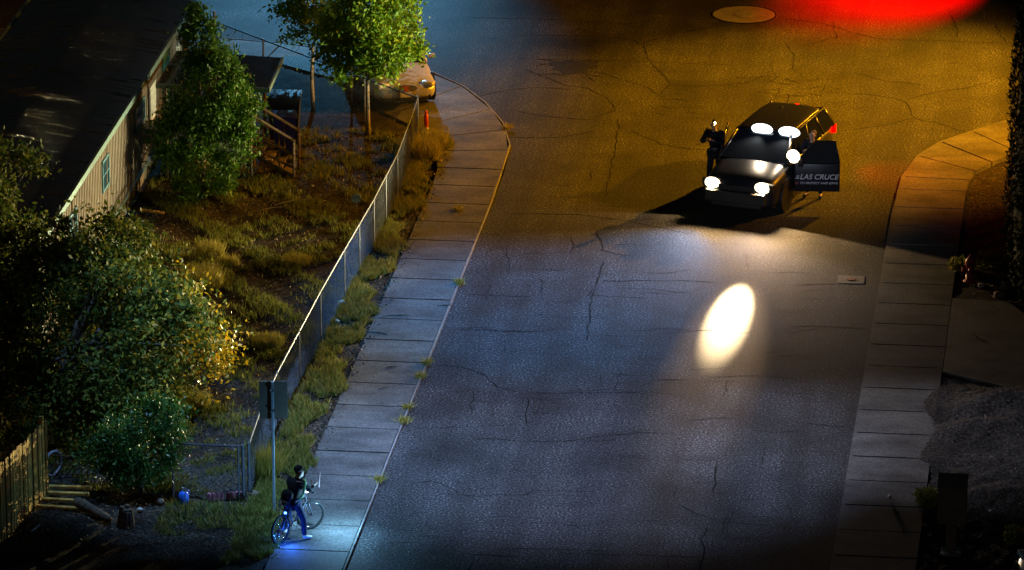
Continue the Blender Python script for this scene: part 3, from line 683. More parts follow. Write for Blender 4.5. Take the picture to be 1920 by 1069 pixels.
# ------------------------------------------------------------------ grass
def yard_points(n, x0, x1, y0, y1, thr, seed):
    x = rng.uniform(x0, x1, n); y = rng.uniform(y0, y1, n); v = smooth_noise(x, y, 1.5, seed)+.55*smooth_noise(x, y, 4.3, seed+1)+.15*rng.normal(size=n)
    k = v > thr; return np.stack([x[k], y[k], np.full(k.sum(), .06)], 1)
P = yard_points(110000, -13.7, -7.6, -15.5, 11.5, .15, 4)
tag(blades('yard_grass', P, .12, .022, 'grass'), 'patchy dry grass and weeds over the dark yard soil', 'grass', kind='stuff')
# verge: thick mat, ragged on the pavement side
n = 52000; y = rng.uniform(-19.5, 11.2, n); edge = -6.78+.17*np.sin(y*1.3)+.12*np.sin(y*3.7+1); x = -7.55+(edge+7.55)*rng.uniform(0, 1, n)**.85
k = (smooth_noise(x, y, 2.2, 9)+.6*smooth_noise(x, y, 6, 3)) > -.25
P = np.stack([x, y, np.full(n, .07)], 1)[k]
tag(blades('verge_grass', P, .15, .026, 'verge', lean=.5), 'thick ragged green and yellow grass verge between fence and pavement', 'grass', kind='stuff')
n = 9000; y = rng.uniform(-20, -16, n); x = rng.uniform(-10.2, -6.75, n); k = (y > -17.7+.3*np.sin(x*3)) & (x > -9.3) & (smooth_noise(x, y, 2, 5) > -.5)
tag(blades('corner_grass', np.stack([x, y, np.full(n, .07)], 1)[k], .13, .024, 'verge', lean=.5), 'pale grass patch lit blue beside the bicycle wheel', 'grass', kind='stuff')
# big clumps
CL = [((375, 540), .55, .42, 'widest mound of yellow grass in the middle of the yard'), ((395, 490), .30, .40, 'tall yellow grass tuft just behind the widest mound'),
      ((430, 505), .22, .25, 'small yellow grass tuft on the fence side of the widest mound'), ((300, 700), .35, .22, 'pale grass tuft half under the large tree'),
      ((790, 300), .45, .50, 'tall straw grass clump by the fence corner near the orange marker'), ((815, 280), .3, .4, 'green grass clump at the edge of the corner pavement'),
      ((365, 770), .32, .30, 'pale grass tuft beyond the gate under the autumn leaves'), ((555, 500), .35, .2, 'low yellow tuft beside the middle of the long fence'),
      ((500, 650), .4, .2, 'low brown tuft on the bare soil near the long fence'), ((500, 900), .25, .6, 'tall pale weeds beside the sign post')]
for (u, v), r_, h_, lab in CL:
    g = G(u, v); n = int(2600*r_)+300; a = rng.uniform(0, 6.283, n); q = r_*np.sqrt(rng.uniform(0, 1, n))
    P = np.stack([q*np.cos(a), q*np.sin(a), np.zeros(n)], 1)
    o = blades('grass_clump', P, h_, .022, 'drygrass', lean=.30); o.location = (g.x, g.y, .07)
    tag(o, lab, 'grass clump', 'grass clumps in the yard and verge')
for (u, v), lab in [((862, 536), 'largest weed growing from the kerb joint of the long pavement'), ((860, 398+0), 'dry weed on the kerb above the largest one'), ((800, 686), 'dry weed at the kerb below the twigs'), ((788, 712), 'small dry weed at the kerb'),
                    ((765, 770), 'tallest golden weed at the kerb'), ((756, 795), 'golden weed just below the tallest one'), ((712, 906), 'yellow weed at the kerb near the cyclist'), ((952, 245), 'yellow weed on the curved corner kerb')]:
    g = G(u, v); n = 130; P = rng.normal(size=(n, 3))*np.array([.055, .085, 0])
    o = blades('kerb_weed', P, .12, .02, 'drygrass', lean=.8); o.location = (g.x, g.y, .06); tag(o, lab, 'weed', 'weeds growing along the kerb')
for (u, v), r_, h_, lab in [((1796, 510), .22, .30, 'yellow green tuft between the right pavement and the hydrant'), ((1860, 500), .40, .18, 'dark low weeds behind the red hydrant'), ((1738, 950), .25, .35, 'dark leafy weeds beside the mailbox'),
                            ((1905, 1020), .25, .28, 'yellow green plant next to the pale car')]:
    g = G(u, v); n = 700; a = rng.uniform(0, 6.283, n); q = r_*np.sqrt(rng.uniform(0, 1, n)); P = np.stack([q*np.cos(a), q*np.sin(a)*1.5, rng.uniform(0, h_*.6, n)], 1)
    o = quads('low_weeds', leaves_mesh(P, .10, .35, 1.0), 'verge'); o.location = (g.x, g.y, .09); tag(o, lab, 'weeds', 'weeds on the right hand side')

# ------------------------------------------------------------------ cars
def loft(stations, m, name, parent, sub=1):
    "stations: x, [(y, z) ...] half section from bottom centre to top centre"
    k = len(stations[0][1]); V = []; F = []
    for x, half in stations:
        ring = [(x, y, z) for y, z in half]+[(x, -y, z) for y, z in half[-2:0:-1]]
        V += ring
    r = len(V)//len(stations)
    for i in range(len(stations)-1):
        for j in range(r): F.append((i*r+j, i*r+(j+1) % r, (i+1)*r+(j+1) % r, (i+1)*r+j))
    F += [tuple(range(r-1, -1, -1)), tuple((len(stations)-1)*r+j for j in range(r))]
    me = bpy.data.meshes.new(name); me.from_pydata(V, [], F)
    bm = bmesh.new(); bm.from_mesh(me); bmesh.ops.recalc_face_normals(bm, faces=bm.faces); bm.to_mesh(me); bm.free()
    if sub:
        o = bpy.data.objects.new('t', me); COL.objects.link(o); q = o.modifiers.new('u', 'SUBSURF'); q.levels = sub
        bpy.context.view_layer.update(); me2 = bpy.data.meshes.new_from_object(o.evaluated_get(bpy.context.evaluated_depsgraph_get()))
        bpy.data.objects.remove(o); me = me2; me.name = name
    return link(name, me, m, parent, True)
def sec(w, zb, zs, zt, wt, zc):
    return [(0, zb), (w*.85, zb), (w*.97, zb+.07), (w, zs), (w*.985, zt-.10), (wt, zt), (wt*.55, (zt+zc)/2+.005), (0, zc)]
def wheel(e, x, y, r, s, steer=0):
    w = empty('wheel', (x, y, r)); w.parent = e; w.rotation_euler = (0, 0, steer)
    MB().lathe((0, -.11, 0), [(r*.62, 0), (r*.93, .0), (r, .03), (r, .19), (r*.93, .22), (r*.62, .22)], 28, 'y').build('tyre', 'rubber', w, True)
    b = MB().lathe((0, s*.07-.015, 0), [(0, 0), (r*.62, 0), (r*.62, .03), (0, .03)], 24, 'y')
    for k in range(5):
        a = 2*math.pi*k/5; b.box((r*.33*cos(a), s*.10, r*.33*sin(a)), (r*.55, .02, .07), ry=-a)
    b.build('rim', 'rim', w)
def car_body(e, paint, L, W, hood_z, belt, roof_z, front, suv):
    n = L/2; hz = hood_z
    st = [(n-.02, sec(W*.72, .34, .5, .62, W*.60, .64)), (n-.12, sec(W*.90, .26, .45, hz-.14, W*.72, hz-.10)), (n-.45, sec(W*.97, .22, .5, hz-.03, W*.76, hz+.03)),
          (n-1.0, sec(W, .22, .6, hz+.03, W*.80, hz+.08)), (front, sec(W, .22, .65, belt-.02, W*.88, belt+.01)), (0, sec(W, .22, .65, belt, W*.90, belt)),
          (-n+1.1, sec(W, .22, .65, belt+.02, W*.88, belt+.02)), (-n+.35, sec(W*.97, .26, .65, (belt+.03 if suv else belt-.02), W*.82, belt+(.03 if suv else .0))),
          (-n+.08, sec(W*.90, .32, .6, belt-.10, W*.76, belt-.06)), (-n, sec(W*.78, .40, .6, belt-.25, W*.7, belt-.22))]
    return loft(st, paint, 'body', e)
def cabin(e, paint, pts, wb_, wt_, glassm='glass'):
    "pts: (x bottom front, z), (x top front, z), (x top rear, z), (x bottom rear, z)"
    (x0, z0), (x1, z1), (x2, z2), (x3, z3) = pts
    wsq = MB().add([(x0, wb_*.96, z0), (x0, -wb_*.96, z0), (x1, -wt_*.94, z1-.03), (x1, wt_*.94, z1-.03)], [(0, 1, 2, 3)]); wsq.build('windscreen', glassm, e)
    MB().add([(x3, wb_*.9, z3), (x3, -wb_*.9, z3), (x2, -wt_*.9, z2-.04), (x2, wt_*.9, z2-.04)], [(0, 1, 2, 3)]).build('rear_window', glassm, e)
    for s in (1, -1):
        MB().add([(x0-.02, s*wb_, z0), (x3+.02, s*wb_, z3), (x2+.02, s*wt_, z2-.05), (x1-.02, s*wt_, z1-.05)], [(0, 1, 2, 3)]).build('side_window', glassm, e)
    st = []
    for k in range(9):
        t = k/8; x = x1+.06+(x2-x1-.06)*t; zz = z1+(z2-z1)*t+.05*sin(math.pi*t); w = wt_*(1-.05*(2*t-1)**2)
        st.append((x, [(0, zz-.07), (w, zz-.07), (w+.01, zz-.045), (w*.93, zz-.01), (w*.5, zz+.012), (0, zz+.018)]))
    loft(st, paint, 'roof', e, 1)
    b = MB()
    for s in (1, -1):
        b.path([(x0, s*wb_*.98, z0-.02), (x1+.05, s*wt_*.98, z1-.05)], [.045, .038], 6)
        b.path([(x3, s*wb_*.95, z3-.02), (x2, s*wt_*.95, z2-.05)], [.075, .055], 6)
        for t in ((.40, .70) if x3 < -2.1 else (.46,)):
            xb, xt = x0+(x3-x0)*(t+.06), x1+(x2-x1)*t; b.path([(xb, s*wb_*1.0, z0), (xt, s*wt_*1.0, z1-.04)], .035, 5)
        b.path([(x1, s*wt_, z1-.035), (x2, s*wt_, z2-.045)], .03, 5)
    b.build('pillars', paint, e, True)

def text_mesh(s, size, shear=.25, ext=.002):
    c = bpy.data.curves.new('t', 'FONT'); c.body = s; c.size = size; c.shear = shear; c.extrude = ext; c.offset = size*.012
    o = bpy.data.objects.new('t', c); COL.objects.link(o); bpy.context.view_layer.update()
    me = bpy.data.meshes.new_from_object(o.evaluated_get(bpy.context.evaluated_depsgraph_get())); bpy.data.objects.remove(o); return me

# patrol car
E = empty('patrol_car', PO, PH, 'black patrol sport utility car with both front doors open and its lamps blazing', 'car')
car_body(E, 'blackpaint', 5.0, .98, 1.06, 1.16, 1.78, 1.15, True)
cabin(E, 'blackpaint', [(1.25, 1.15), (.42, 1.70), (-2.00, 1.72), (-2.38, 1.16)], .91, .73)
for x, y, s in ((1.5, .88, 1), (1.5, -.88, -1), (-1.45, .88, 1), (-1.45, -.88, -1)):
    MB().lathe((x, s*.90, .42), [(0, -.06), (.43, -.06), (.43, .092), (0, .092)], 24, 'y').build('wheel_arch', 'plastic', E)
    wheel(E, x, y, .38, s, 0)
    bpy.context.view_layer.update()
b = MB().box((2.50, 0, .72), (.05, .95, .26), bev=.02)
for i in range(5): b.box((2.53, 0, .63+i*.045), (.02, .9, .012))
b.build('grille', 'plastic', E)
MB().box((2.565, 0, .57), (.19, 1.56, .30), bev=.03).build('front_bumper', 'plastic', E)
MB().box((2.50, 0, .36), (.16, 1.3, .12), bev=.03).build('skid_plate', 'plastic', E)
for s in (1, -1):
    hl = MB().box((2.36, .70*s, .84), (.16, .46, .19), rz=-.22*s, bev=.03).build('headlight', 'plastic', E)
    MB().lathe((2.44, .66*s, .84), [(0, 0), (.14, 0), (.13, .03), (.08, .05), (0, .06)], 20, 'x', (1.5, 1.0)).build('lamp_lens', 'lamp_warm', hl, True)
for yy in (.66, -.06):
    h = MB().box((.40, yy, 1.72), (.10, .50, .11), bev=.02).build('takedown_lamp', 'plastic', E)
    MB().lathe((.455, yy, 1.725), [(0, 0), (.135, 0), (.12, .03), (0, .045)], 20, 'x', (2.1, 1.05)).build('lamp_lens', 'lamp_cool', h, True)
h = MB().lathe((.96, 1.0, 1.32), [(.03, 0), (.12, .03), (.16, .12), (.16, .16)], 18, 'x').build('spotlight', 'plastic', E, True)
MB().lathe((1.12, 1.0, 1.32), [(0, 0), (.16, 0), (.12, .03), (0, .04)], 20, 'x', (1.1, 1.1)).build('lamp_lens', 'lamp_warm', h, True)
MB().tube((.95, .85, 1.2), (1.0, 1.0, 1.32), .02).build('spotlight_arm', 'plastic', E)
MB().box((-2.40, .88, 1.05), (.10, .12, .24), bev=.03).build('tail_light', 'lamp_red', E); MB().box((-2.40, -.88, 1.05), (.10, .12, .24), bev=.03).build('tail_light', 'red_lens', E)
MB().box((-1.92, .05, 1.72), (.05, .10, .035), bev=.01).build('roof_flasher', 'lamp_red', E)
MB().tube((-.9, .1, 1.78), (-.95, .1, 2.02), .006).build('antenna', 'plastic', E); MB().lathe((-1.4, -.2, 1.74), [(.05, 0), (.04, .05), (0, .06)], 12).build('antenna', 'plastic', E)
for i in range(6): pass
# dark panel painted in for the shaded interior where each door was
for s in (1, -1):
    MB().add([(.98, s*.985, .35), (-.20, s*.99, .35), (-.20, s*.985, 1.1), (.98, s*.97, 1.1)], [(0, 1, 2, 3)]).build('opening_shade', 'plastic', E)
def car_door(s, ang, text):
    hinge = Vector((.98, s*.97, 0)); dm = Matrix.Translation(hinge) @ Matrix.Rotation(-s*ang, 4, 'Z')
    # local door axes: -x from hinge to the rear edge, outer face at +s*y
    d = empty('front_door', (0, 0, 0)); d.parent = E; d.matrix_local = dm
    b = MB(); b.box((-.58, 0, .74), (1.14, .09, .74), bev=.03)
    b.build('door_panel', 'blackpaint', d, True)
    fr = [(-.05, 0, 1.10), (-.50, -s*.10, 1.62), (-1.02, -s*.12, 1.66), (-1.13, 0, 1.10)]
    MB().path(fr, .026, 6).build('window_frame', 'blackpaint', d, True)
    MB().add(fr, [(0, 1, 2, 3)]).build('window_glass', 'glass', d)
    MB().box((-1.0, s*.055, .98), (.16, .03, .035), bev=.01).build('handle', 'plastic', d)
    mm = MB().box((-.16, s*.17, 1.17), (.12, .24, .17), bev=.03).build('mirror', 'blackpaint', d, True)
    if text:
        for body, size, z in (('LAS CRUCE', .185, .70), ('TO PROTECT AND SERVE', .078, .575)):
            me = text_mesh(body, size)
            w = max(v.co.x for v in me.vertices); want = .98 if size > .1 else .95; k = want/w
            for v in me.vertices:
                x, y, zz = v.co; v.co = (-.15-x*k if s > 0 else -1.1+x*k, s*(.049+zz), z+y)
            o = link('lettering', me, 'decal', d)
        b = MB()
        for i in range(3): b.box((-.085-.01*i, .049, .72+i*.035), (.10-.02*i, .004, .016))
        b.build('stripe_emblem', 'decal', d)
        MB().lathe((-.08, .046, .60), [(0, 0), (.04, 0), (.04, .006), (0, .006)], 12, 'y').build('badge', mat('dull_red_badge', (.25, .05, .05)), d)
    return d
car_door(1, R(70), True); car_door(-1, R(15), False)

# sedans
def sedan(O, hd, paint, label, group='parked cars at the edge of the scene'):
    e = empty('parked_car', O, hd, label, 'car', group)
    car_body(e, paint, 4.7, .90, .78, .92, 1.42, .75, False)
    cabin(e, paint, [(.95, .92), (.15, 1.38), (-1.15, 1.38), (-1.85, .95)], .82, .62)
    for x, y, s in ((1.42, .80, 1), (1.42, -.80, -1), (-1.38, .80, 1), (-1.38, -.80, -1)):
        MB().lathe((x, s*.82, .36), [(0, -.06), (.37, -.06), (.37, .088), (0, .088)], 24, 'y').build('wheel_arch', 'plastic', e)
        wheel(e, x, y, .32, s)
    MB().lathe((2.325, 0, .60), [(0, 0), (.10, 0), (.09, .03), (0, .03)], 20, 'x', (3.0, .9)).build('grille', 'plastic', e)
    MB().lathe((2.345, 0, .60), [(.095, 0), (.10, .02), (.088, .022)], 20, 'x', (3.1, 1.0)).build('grille_surround', 'chrome', e)
    for s in (1, -1):
        MB().box((2.16, s*.62, .66), (.30, .36, .13), rz=-.45*s, bev=.05).build('headlight', 'lamp_lens', e, True)
        MB().lathe((2.24, s*.62, .36), [(0, 0), (.07, 0), (.06, .04), (0, .04)], 14, 'x').build('fog_light', 'plastic', e)
        MB().box((-2.3, s*.65, .75), (.10, .35, .14), bev=.03).build('tail_light', 'red_lens', e)
        MB().box((.75, s*.98, 1.0), (.10, .18, .12), bev=.03).build('mirror', paint, e, True)
    MB().box((2.30, 0, .30), (.10, 1.2, .08), bev=.02).build('air_intake', 'plastic', e)
    MB().box((2.375, 0, .44), (.01, .30, .14)).build('number_plate', 'white', e)
    return e
sedan((-8.86, 15.42, .13), R(-72), 'silverpaint', 'silver car half hidden by the leafy tree on the corner pavement')
sedan((-3.62, 27.3, 0), R(-86), 'maroonpaint', 'dark maroon car whose bumper just enters the top of the junction')
sedan((11.15, -19.4, .1), R(178), 'paleblue', 'pale car whose nose just shows by the yellow green plant')

# ------------------------------------------------------------------ people
def hand_pts(w, d, n, curl=.5, s=1.0):
    "fingers from the palm w, direction d, palm normal n (unit): returns points and edges to append, indices relative to palm"
    d, n = Vector(d).normalized(), Vector(n).normalized(); t = d.cross(n); pts = []; ed = []
    for k, (off, ln) in enumerate(((-.030, .062), (-.010, .072), (.010, .068), (.030, .055))):
        b0 = Vector(w)+t*off*s+d*.045*s; m1 = b0+(d*(1-curl*.3)+n*curl*.5).normalized()*ln*.5*s; t1 = m1+(d*(1-curl)+n*curl).normalized()*ln*.5*s
        i = len(pts); pts += [(*b0, .010), (*m1, .009), (*t1, .007)]; ed += [(-1, i), (i, i+1), (i+1, i+2)]
    b0 = Vector(w)-t*.034*s+d*.005; t1 = b0-t*.02*s+d*.035*s+n*.02*s; t2 = t1+d*.025*s+n*.015*s
    i = len(pts); pts += [(*b0, .012), (*t1, .010), (*t2, .008)]; ed += [(-1, i), (i, i+1), (i+1, i+2)]
    return pts, ed
def person(loc, rz, J, label, top, bottom, shoe, hairm, cap=False, hair_long=False, group=None):
    "J: joints in local space, x forward, z up"
    e = empty('person', loc, rz, label, 'person', group)
    V = lambda k: Vector(J[k])
    hd = V('head'); nk = V('neck'); look = Vector(J.get('look', (1, 0, 0))).normalized()
    pts = [(*V('pelvis'), .12), (*V('waist'), .115), (*V('chest'), (.165, .12)), (*nk, .052), (*(nk+(hd-nk)*.45), .052), (*(hd-Vector((0, 0, .03))), .078), (*(hd+Vector((0, 0, .045))), .088), (*(hd+Vector((0, 0, .10))), .05),
           (*(hd+look*.085-Vector((0, 0, .06))), .028), (*(hd+look*.105-Vector((0, 0, .005))), .012)]
    ed = [(0, 1), (1, 2), (2, 3), (3, 4), (4, 5), (5, 6), (6, 7), (5, 8), (6, 9)]
    def add(p, r, frm): pts.append((*Vector(p), r)); ed.append((frm, len(pts)-1)); return len(pts)-1
    for s in ('l', 'r'):
        i = add(V('sh_'+s), .055, 2); i = add(V('el_'+s), .042, i); i = add(V('wr_'+s), .027, i)
        d = (V('wr_'+s)-V('el_'+s)).normalized(); pm = V('wr_'+s)+d*.05; i = add(pm, .028, i)
        side = d.cross(Vector((0, 0, 1)));  side = side if side.length > .1 else Vector((0, 1, 0))
        nrm = side.normalized().cross(d); hp_, he = hand_pts(pm, d, -nrm, .6); base = len(pts); pts += hp_; ed += [(i if a < 0 else a+base, b+base) for a, b in he]
        i = add(V('hip_'+s), .085, 0); i = add(V('kn_'+s), .058, i); i = add(V('an_'+s), .038, i); add(V('toe_'+s), .035, i)
    skin('body', pts, ed, 'skin', e, 1)
    # clothes follow the body
    cp = [(*V('waist'), .15), (*V('chest'), (.21, .155)), (*(nk-Vector((0, 0, .03))), .085), (*V('pelvis'), .15)]; ce = [(0, 1), (1, 2), (0, 3)]
    for s in ('l', 'r'):
        i = len(cp); dw = (V('wr_'+s)-V('el_'+s)); cp += [(*V('sh_'+s), .082), (*V('el_'+s), .062), (*(V('el_'+s)+dw*.88), .045)]; ce += [(1, i), (i, i+1), (i+1, i+2)]
    skin('jacket', cp, ce, top, e, 1)
    tp = [(*V('pelvis'), .145)]; te = []
    for s in ('l', 'r'):
        i = len(tp); da = V('an_'+s)-V('kn_'+s); tp += [(*V('hip_'+s), .105), (*V('kn_'+s), .080), (*(V('kn_'+s)+da*1.0), .066)]; te += [(0, i), (i, i+1), (i+1, i+2)]
    skin('trousers', tp, te, bottom, e, 1)
    for s in ('l', 'r'):
        a, t = V('an_'+s), V('toe_'+s); skin('shoe', [(*(a+(a-t)*.25-Vector((0, 0, .02))), .045), (*((a+t)/2-Vector((0, 0, .02))), .048), (*(t+(t-a)*.1), .042)], [(0, 1), (1, 2)], shoe, e, 1)
    up = Vector((0, 0, 1)); rt = look.cross(up).normalized(); bk = hd-look*.028+Vector((0, 0, .075))
    h = skin('hair', [(*(bk+look*.02+up*.03), .080), (*(bk-look*.035-up*.03), .084), (*(bk-look*.045-up*.09), .055)], [(0, 1), (1, 2)], hairm, e, 1)
    if cap:
        c = MB(); cc = bk+up*.045; c.lathe(cc-up*.04, [(.106, 0), (.108, .05), (.085, .09), (.03, .115), (0, .117)], 18)
        bm_ = [cc-up*.03+look*.09+rt*.08, cc-up*.03+look*.19+rt*.05, cc-up*.035+look*.20-rt*.05, cc-up*.03+look*.09-rt*.08]
        c.add([*bm_, *[p+up*.014 for p in bm_]], [(0, 1, 2, 3), (7, 6, 5, 4), (0, 1, 5, 4), (1, 2, 6, 5), (2, 3, 7, 6)])
        c.build('cap', 'blackcloth', e, True)
    for s in (1, -1):
        blob('eye', tuple(hd+look*.093+rt*s*.032+up*.018), (.009, .009, .007), 'hair', e, 0, 1)
        blob('ear', tuple(hd+rt*s*.092+up*.0), (.016, .012, .028), 'skin', e, 0, 1)
    blob('mouth', tuple(hd+look*.108-up*.062), (.008, .018, .006), mat('lips', (.25, .08, .07)), e, 0, 1)
    return e
def stand(**kw):
    J = dict(pelvis=(0, 0, .96), waist=(0, 0, 1.10), chest=(0, 0, 1.35), neck=(0, 0, 1.53), head=(.02, 0, 1.68), sh_l=(0, .19, 1.45), sh_r=(0, -.19, 1.45),
             hip_l=(0, .10, .90), hip_r=(0, -.10, .90), kn_l=(.03, .13, .50), kn_r=(.03, -.13, .50), an_l=(-.01, .15, .09), an_r=(-.01, -.15, .09), toe_l=(.15, .17, .045), toe_r=(.15, -.17, .045))
    J.update(kw); return J
o1 = pl(.28, -1.36, 0)
J1 = stand(pelvis=(-.03, 0, .96), chest=(.04, 0, 1.35), neck=(.07, 0, 1.52), head=(.11, .0, 1.67), el_l=(.22, .30, 1.25), el_r=(.20, -.30, 1.22), wr_l=(.43, .07, 1.37), wr_r=(.41, -.05, 1.36), look=(1, .1, -.15))
of1 = person(o1, PH+R(0), J1, 'officer in dark uniform aiming from outside the passenger door of the patrol car', 'uniform', 'uniform', 'rubber', 'hair')
b = MB().box((.24, 0, 0), (.05, .05, .05)).v and MB()
b.box((.48, .01, 1.40), (.20, .032, .04), bev=.006); b.box((.42, .01, 1.355), (.04, .03, .10), bev=.006)
g = b.build('handgun', 'plastic'); g.location = o1; g.rotation_euler = (0, 0, PH); tag(g, 'black handgun held out by the officer beside the passenger door', 'handgun')
def duty(e, z=.99):
    MB().lathe((-.02, 0, z-.03), [(.150, 0), (.160, .01), (.160, .05), (.150, .06)], 20, 'z', (.95, 1.08)).build('duty_belt', 'rubber', e, True)
    b = MB(); b.box((-.02, -.19, z-.10), (.10, .05, .17), bev=.01); b.box((.08, .15, z), (.06, .05, .09), bev=.01); b.build('holster', 'rubber', e)
duty(of1)
o2 = pl(.15, 1.20, 0)
J2 = stand(pelvis=(-.05, 0, .95), chest=(.03, 0, 1.34), neck=(.08, 0, 1.50), head=(.12, .02, 1.65), el_l=(.24, .28, 1.18), el_r=(.22, -.28, 1.18), wr_l=(.42, .08, 1.32), wr_r=(.42, -.06, 1.31), look=(1, -.2, -.1),
           an_l=(-.06, .20, .09), toe_l=(.09, .24, .045))
of2 = person(o2, PH+R(-6), J2, 'officer crouching behind the open lettered driver door with only head and feet showing', 'uniform', 'uniform', 'rubber', mat('grey_hair', (.20, .17, .14), .8))
duty(of2)
# cyclist
bc = (Vector((-6.52, -17.98, 0))+Vector((-6.02, -17.0, 0)))/2
bikeh = math.atan2(.98, .52)
bc.y -= .22
B = empty('bicycle', (bc.x, bc.y, .08), bikeh, 'pale framed bicycle straddled by the rider on the pavement', 'bicycle')
wr = .335
def bike_wheel(x, steer, nm):
    w = empty('wheel', (x, 0, wr)); w.parent = B; w.rotation_euler = (0, 0, steer)
    MB().torus((0, 0, 0), wr-.024, .026, Matrix.Identity(3), 36, 8).build('tyre', 'rubber', w, True)
    b = MB().torus((0, 0, 0), wr-.055, .010, Matrix.Identity(3), 36, 6)
    for k in range(20):
        a = 2*math.pi*k/20; b.tube((0, .025*(-1)**k, 0), ((wr-.055)*cos(a), 0, (wr-.055)*sin(a)), .0022, n=3, cap=False)
    b.tube((0, -.04, 0), (0, .04, 0), .02); b.build('rim', 'chrome', w, True)
bike_wheel(-.54, 0, 'r'); bike_wheel(.55, R(-28), 'f')
b = MB(); bb = Vector((-.10, 0, .30)); st_ = Vector((-.22, 0, .80)); hdt = Vector((.36, 0, .84)); hdb = Vector((.40, 0, .70)); rw = Vector((-.54, 0, wr)); fw_ = Vector((.55, 0, wr))
for a, c, r_ in ((bb, st_, .017), (st_*.97, hdt, .016), (bb, hdb, .020), (hdt, hdb, .020)): b.tube(a, c, r_)
for s in (-.05, .05):
    o_ = Vector((0, s, 0)); b.tube(rw+o_, bb, .009); b.tube(rw+o_, st_*.95, .009)
b.build('frame', 'bikeframe', B, True)
b = MB()
for s in (-.05, .05): b.tube(hdb+Vector((.01, s, -.02)), fw_+Vector((0, s, 0)), .013)
b.tube(hdt, hdt+Vector((-.03, 0, .12)), .014); b.build('fork', 'bikeframe', B, True)
MB().path([(.30, .30, .99), (.34, .12, .97), (.34, -.12, .97), (.30, -.30, .99)], .013).build('handlebar', 'plastic', B, True)
b = MB().box((-.24, 0, .90), (.26, .13, .05), bev=.02); b.tube(st_, (-.24, 0, .88), .013); b.build('saddle', 'plastic', B, True)
b = MB().lathe((-.10, -.05, .30), [(0, 0), (.09, 0), (.09, .01), (0, .01)], 20, 'y'); b.box((-.02, -.09, .24), (.17, .015, .02), ry=.6); b.box((.06, -.12, .18), (.09, .09, .02)); b.box((-.18, .09, .36), (.17, .015, .02), ry=.6); b.box((-.26, .12, .42), (.09, .09, .02))
b.build('crankset', 'chrome', B)
B.scale = (.96, .96, .96)
cyc_loc = Vector((bc.x, bc.y, .08))
Jc = dict(pelvis=(-.10, 0, .88), waist=(-.08, 0, 1.02), chest=(.02, 0, 1.24), neck=(.10, 0, 1.38), head=(.16, -.02, 1.49), sh_l=(.03, .19, 1.33), sh_r=(.03, -.19, 1.33),
          el_l=(.18, .28, 1.10), el_r=(.20, -.30, 1.12), wr_l=(.32, .20, 1.05), wr_r=(.40, -.24, 1.18), hip_l=(-.09, .12, .84), hip_r=(-.09, -.12, .84), kn_l=(-.02, .24, .46), kn_r=(.0, -.24, .46),
          an_l=(-.06, .30, .09), an_r=(-.06, -.30, .09), toe_l=(.10, .33, .045), toe_r=(.09, -.38, .045), look=(.9, -.5, -.25))
cy = person(cyc_loc, bikeh, Jc, 'cyclist in black jacket, cap and dark blue trousers standing astride the bicycle', 'blackcloth', 'bluejeans', 'whiteshoe', 'hair', cap=True)
cy.scale = (.92, .92, .92)
bag = empty('backpack', cyc_loc, bikeh, 'sagging black and brown backpack with a green strap on the rider', 'backpack')
skin('pack', [(-.20, .04, 1.22, (.17, .12)), (-.24, .05, 1.02, (.19, .14)), (-.26, .06, .86, (.14, .10))], [(0, 1), (1, 2)], 'blackcloth', bag, 1)
skin('lower_pocket', [(-.38, .08, .98, .06), (-.38, .02, .88, .08), (-.37, -.04, .92, .06)], [(0, 1), (1, 2)], 'brownbag', bag, 1)
MB().path([(.10, -.20, 1.40), (.02, -.27, 1.32), (-.06, -.28, 1.12), (-.14, -.22, .98)], [.028, .034, .034, .026], 6).build('strap', 'green_strap', bag, True)
ph = MB().tube((.52, -.28, 1.10), (.50, -.33, 1.48), .014, .018); o = ph.build('stick', 'pinkstick'); o.location = cyc_loc; o.rotation_euler = (0, 0, bikeh); tag(o, 'pinkish upright stick held in the hand of the rider', 'stick')
o.scale = (.92, .92, .92)
BM_ = Matrix.Translation(cyc_loc) @ Matrix.Rotation(bikeh, 4, 'Z')
point("bicycle_rear_lamp", BM_ @ Vector((-.55, -.30, .20)), 30, (0.02, 0.14, 1.0), .03)
point("bicycle_front_lamp", BM_ @ Vector((.85, -.65, .7)), 190, (0.25, 0.62, 1.0), .04)
for x, y, z, m_ in ((-.36, -.0, .66, 'blue'),):
    MB().box((x, y, z), (.04, .05, .04), bev=.01).build('rear_lamp', mat('lit_blue_lens', (0, .1, 1), emit=(.05, .25, 1), estr=14, var=0), B)
MB().box((.42, 0, .92), (.05, .05, .05), bev=.01).build('front_lamp', mat('lit_white_lens', (1, 1, 1), emit=(.7, .85, 1), estr=14, var=0), B)

bag.scale = (.92, .92, .92)
# ------------------------------------------------------------------ street furniture and small things
sg = G(514, 965); hS = hgt(514, 965, 716)
e = empty('road_sign', sg, YAW, 'tall bluish steel sign post with the bare back of a rectangular sign beside the cyclist', 'sign')
MB().box((0, 0, hS/2), (.06, .05, hS), bev=.008).build('post', 'bluepost', e)
MB().box((.02, -.02 if False else .045, hS-.42), (.60, .012, .84), bev=.004).build('sign_plate', 'signback', e)
b = MB(); b.box((0, .0, hS-.2), (.10, .075, .03)); b.box((0, .0, hS-.65), (.10, .075, .03)); b.build('bracket', 'galv', e)
# yard sign
g = G(668, 406); e = empty('yard_sign', (g.x, g.y, .05), YAW, 'small pale octagonal yard sign on a thin stake near the long fence', 'sign')
MB().tube((0, 0, 0), (0, 0, .42), .008).build('stake', 'oldwood', e)
MB().lathe((0, -.008, .42), [(0, 0), (.125, 0), (.125, .008), (0, .008)], 8, 'y').build('sign_plate', mat('pale_sign', (.25, .36, .36), .6), e)
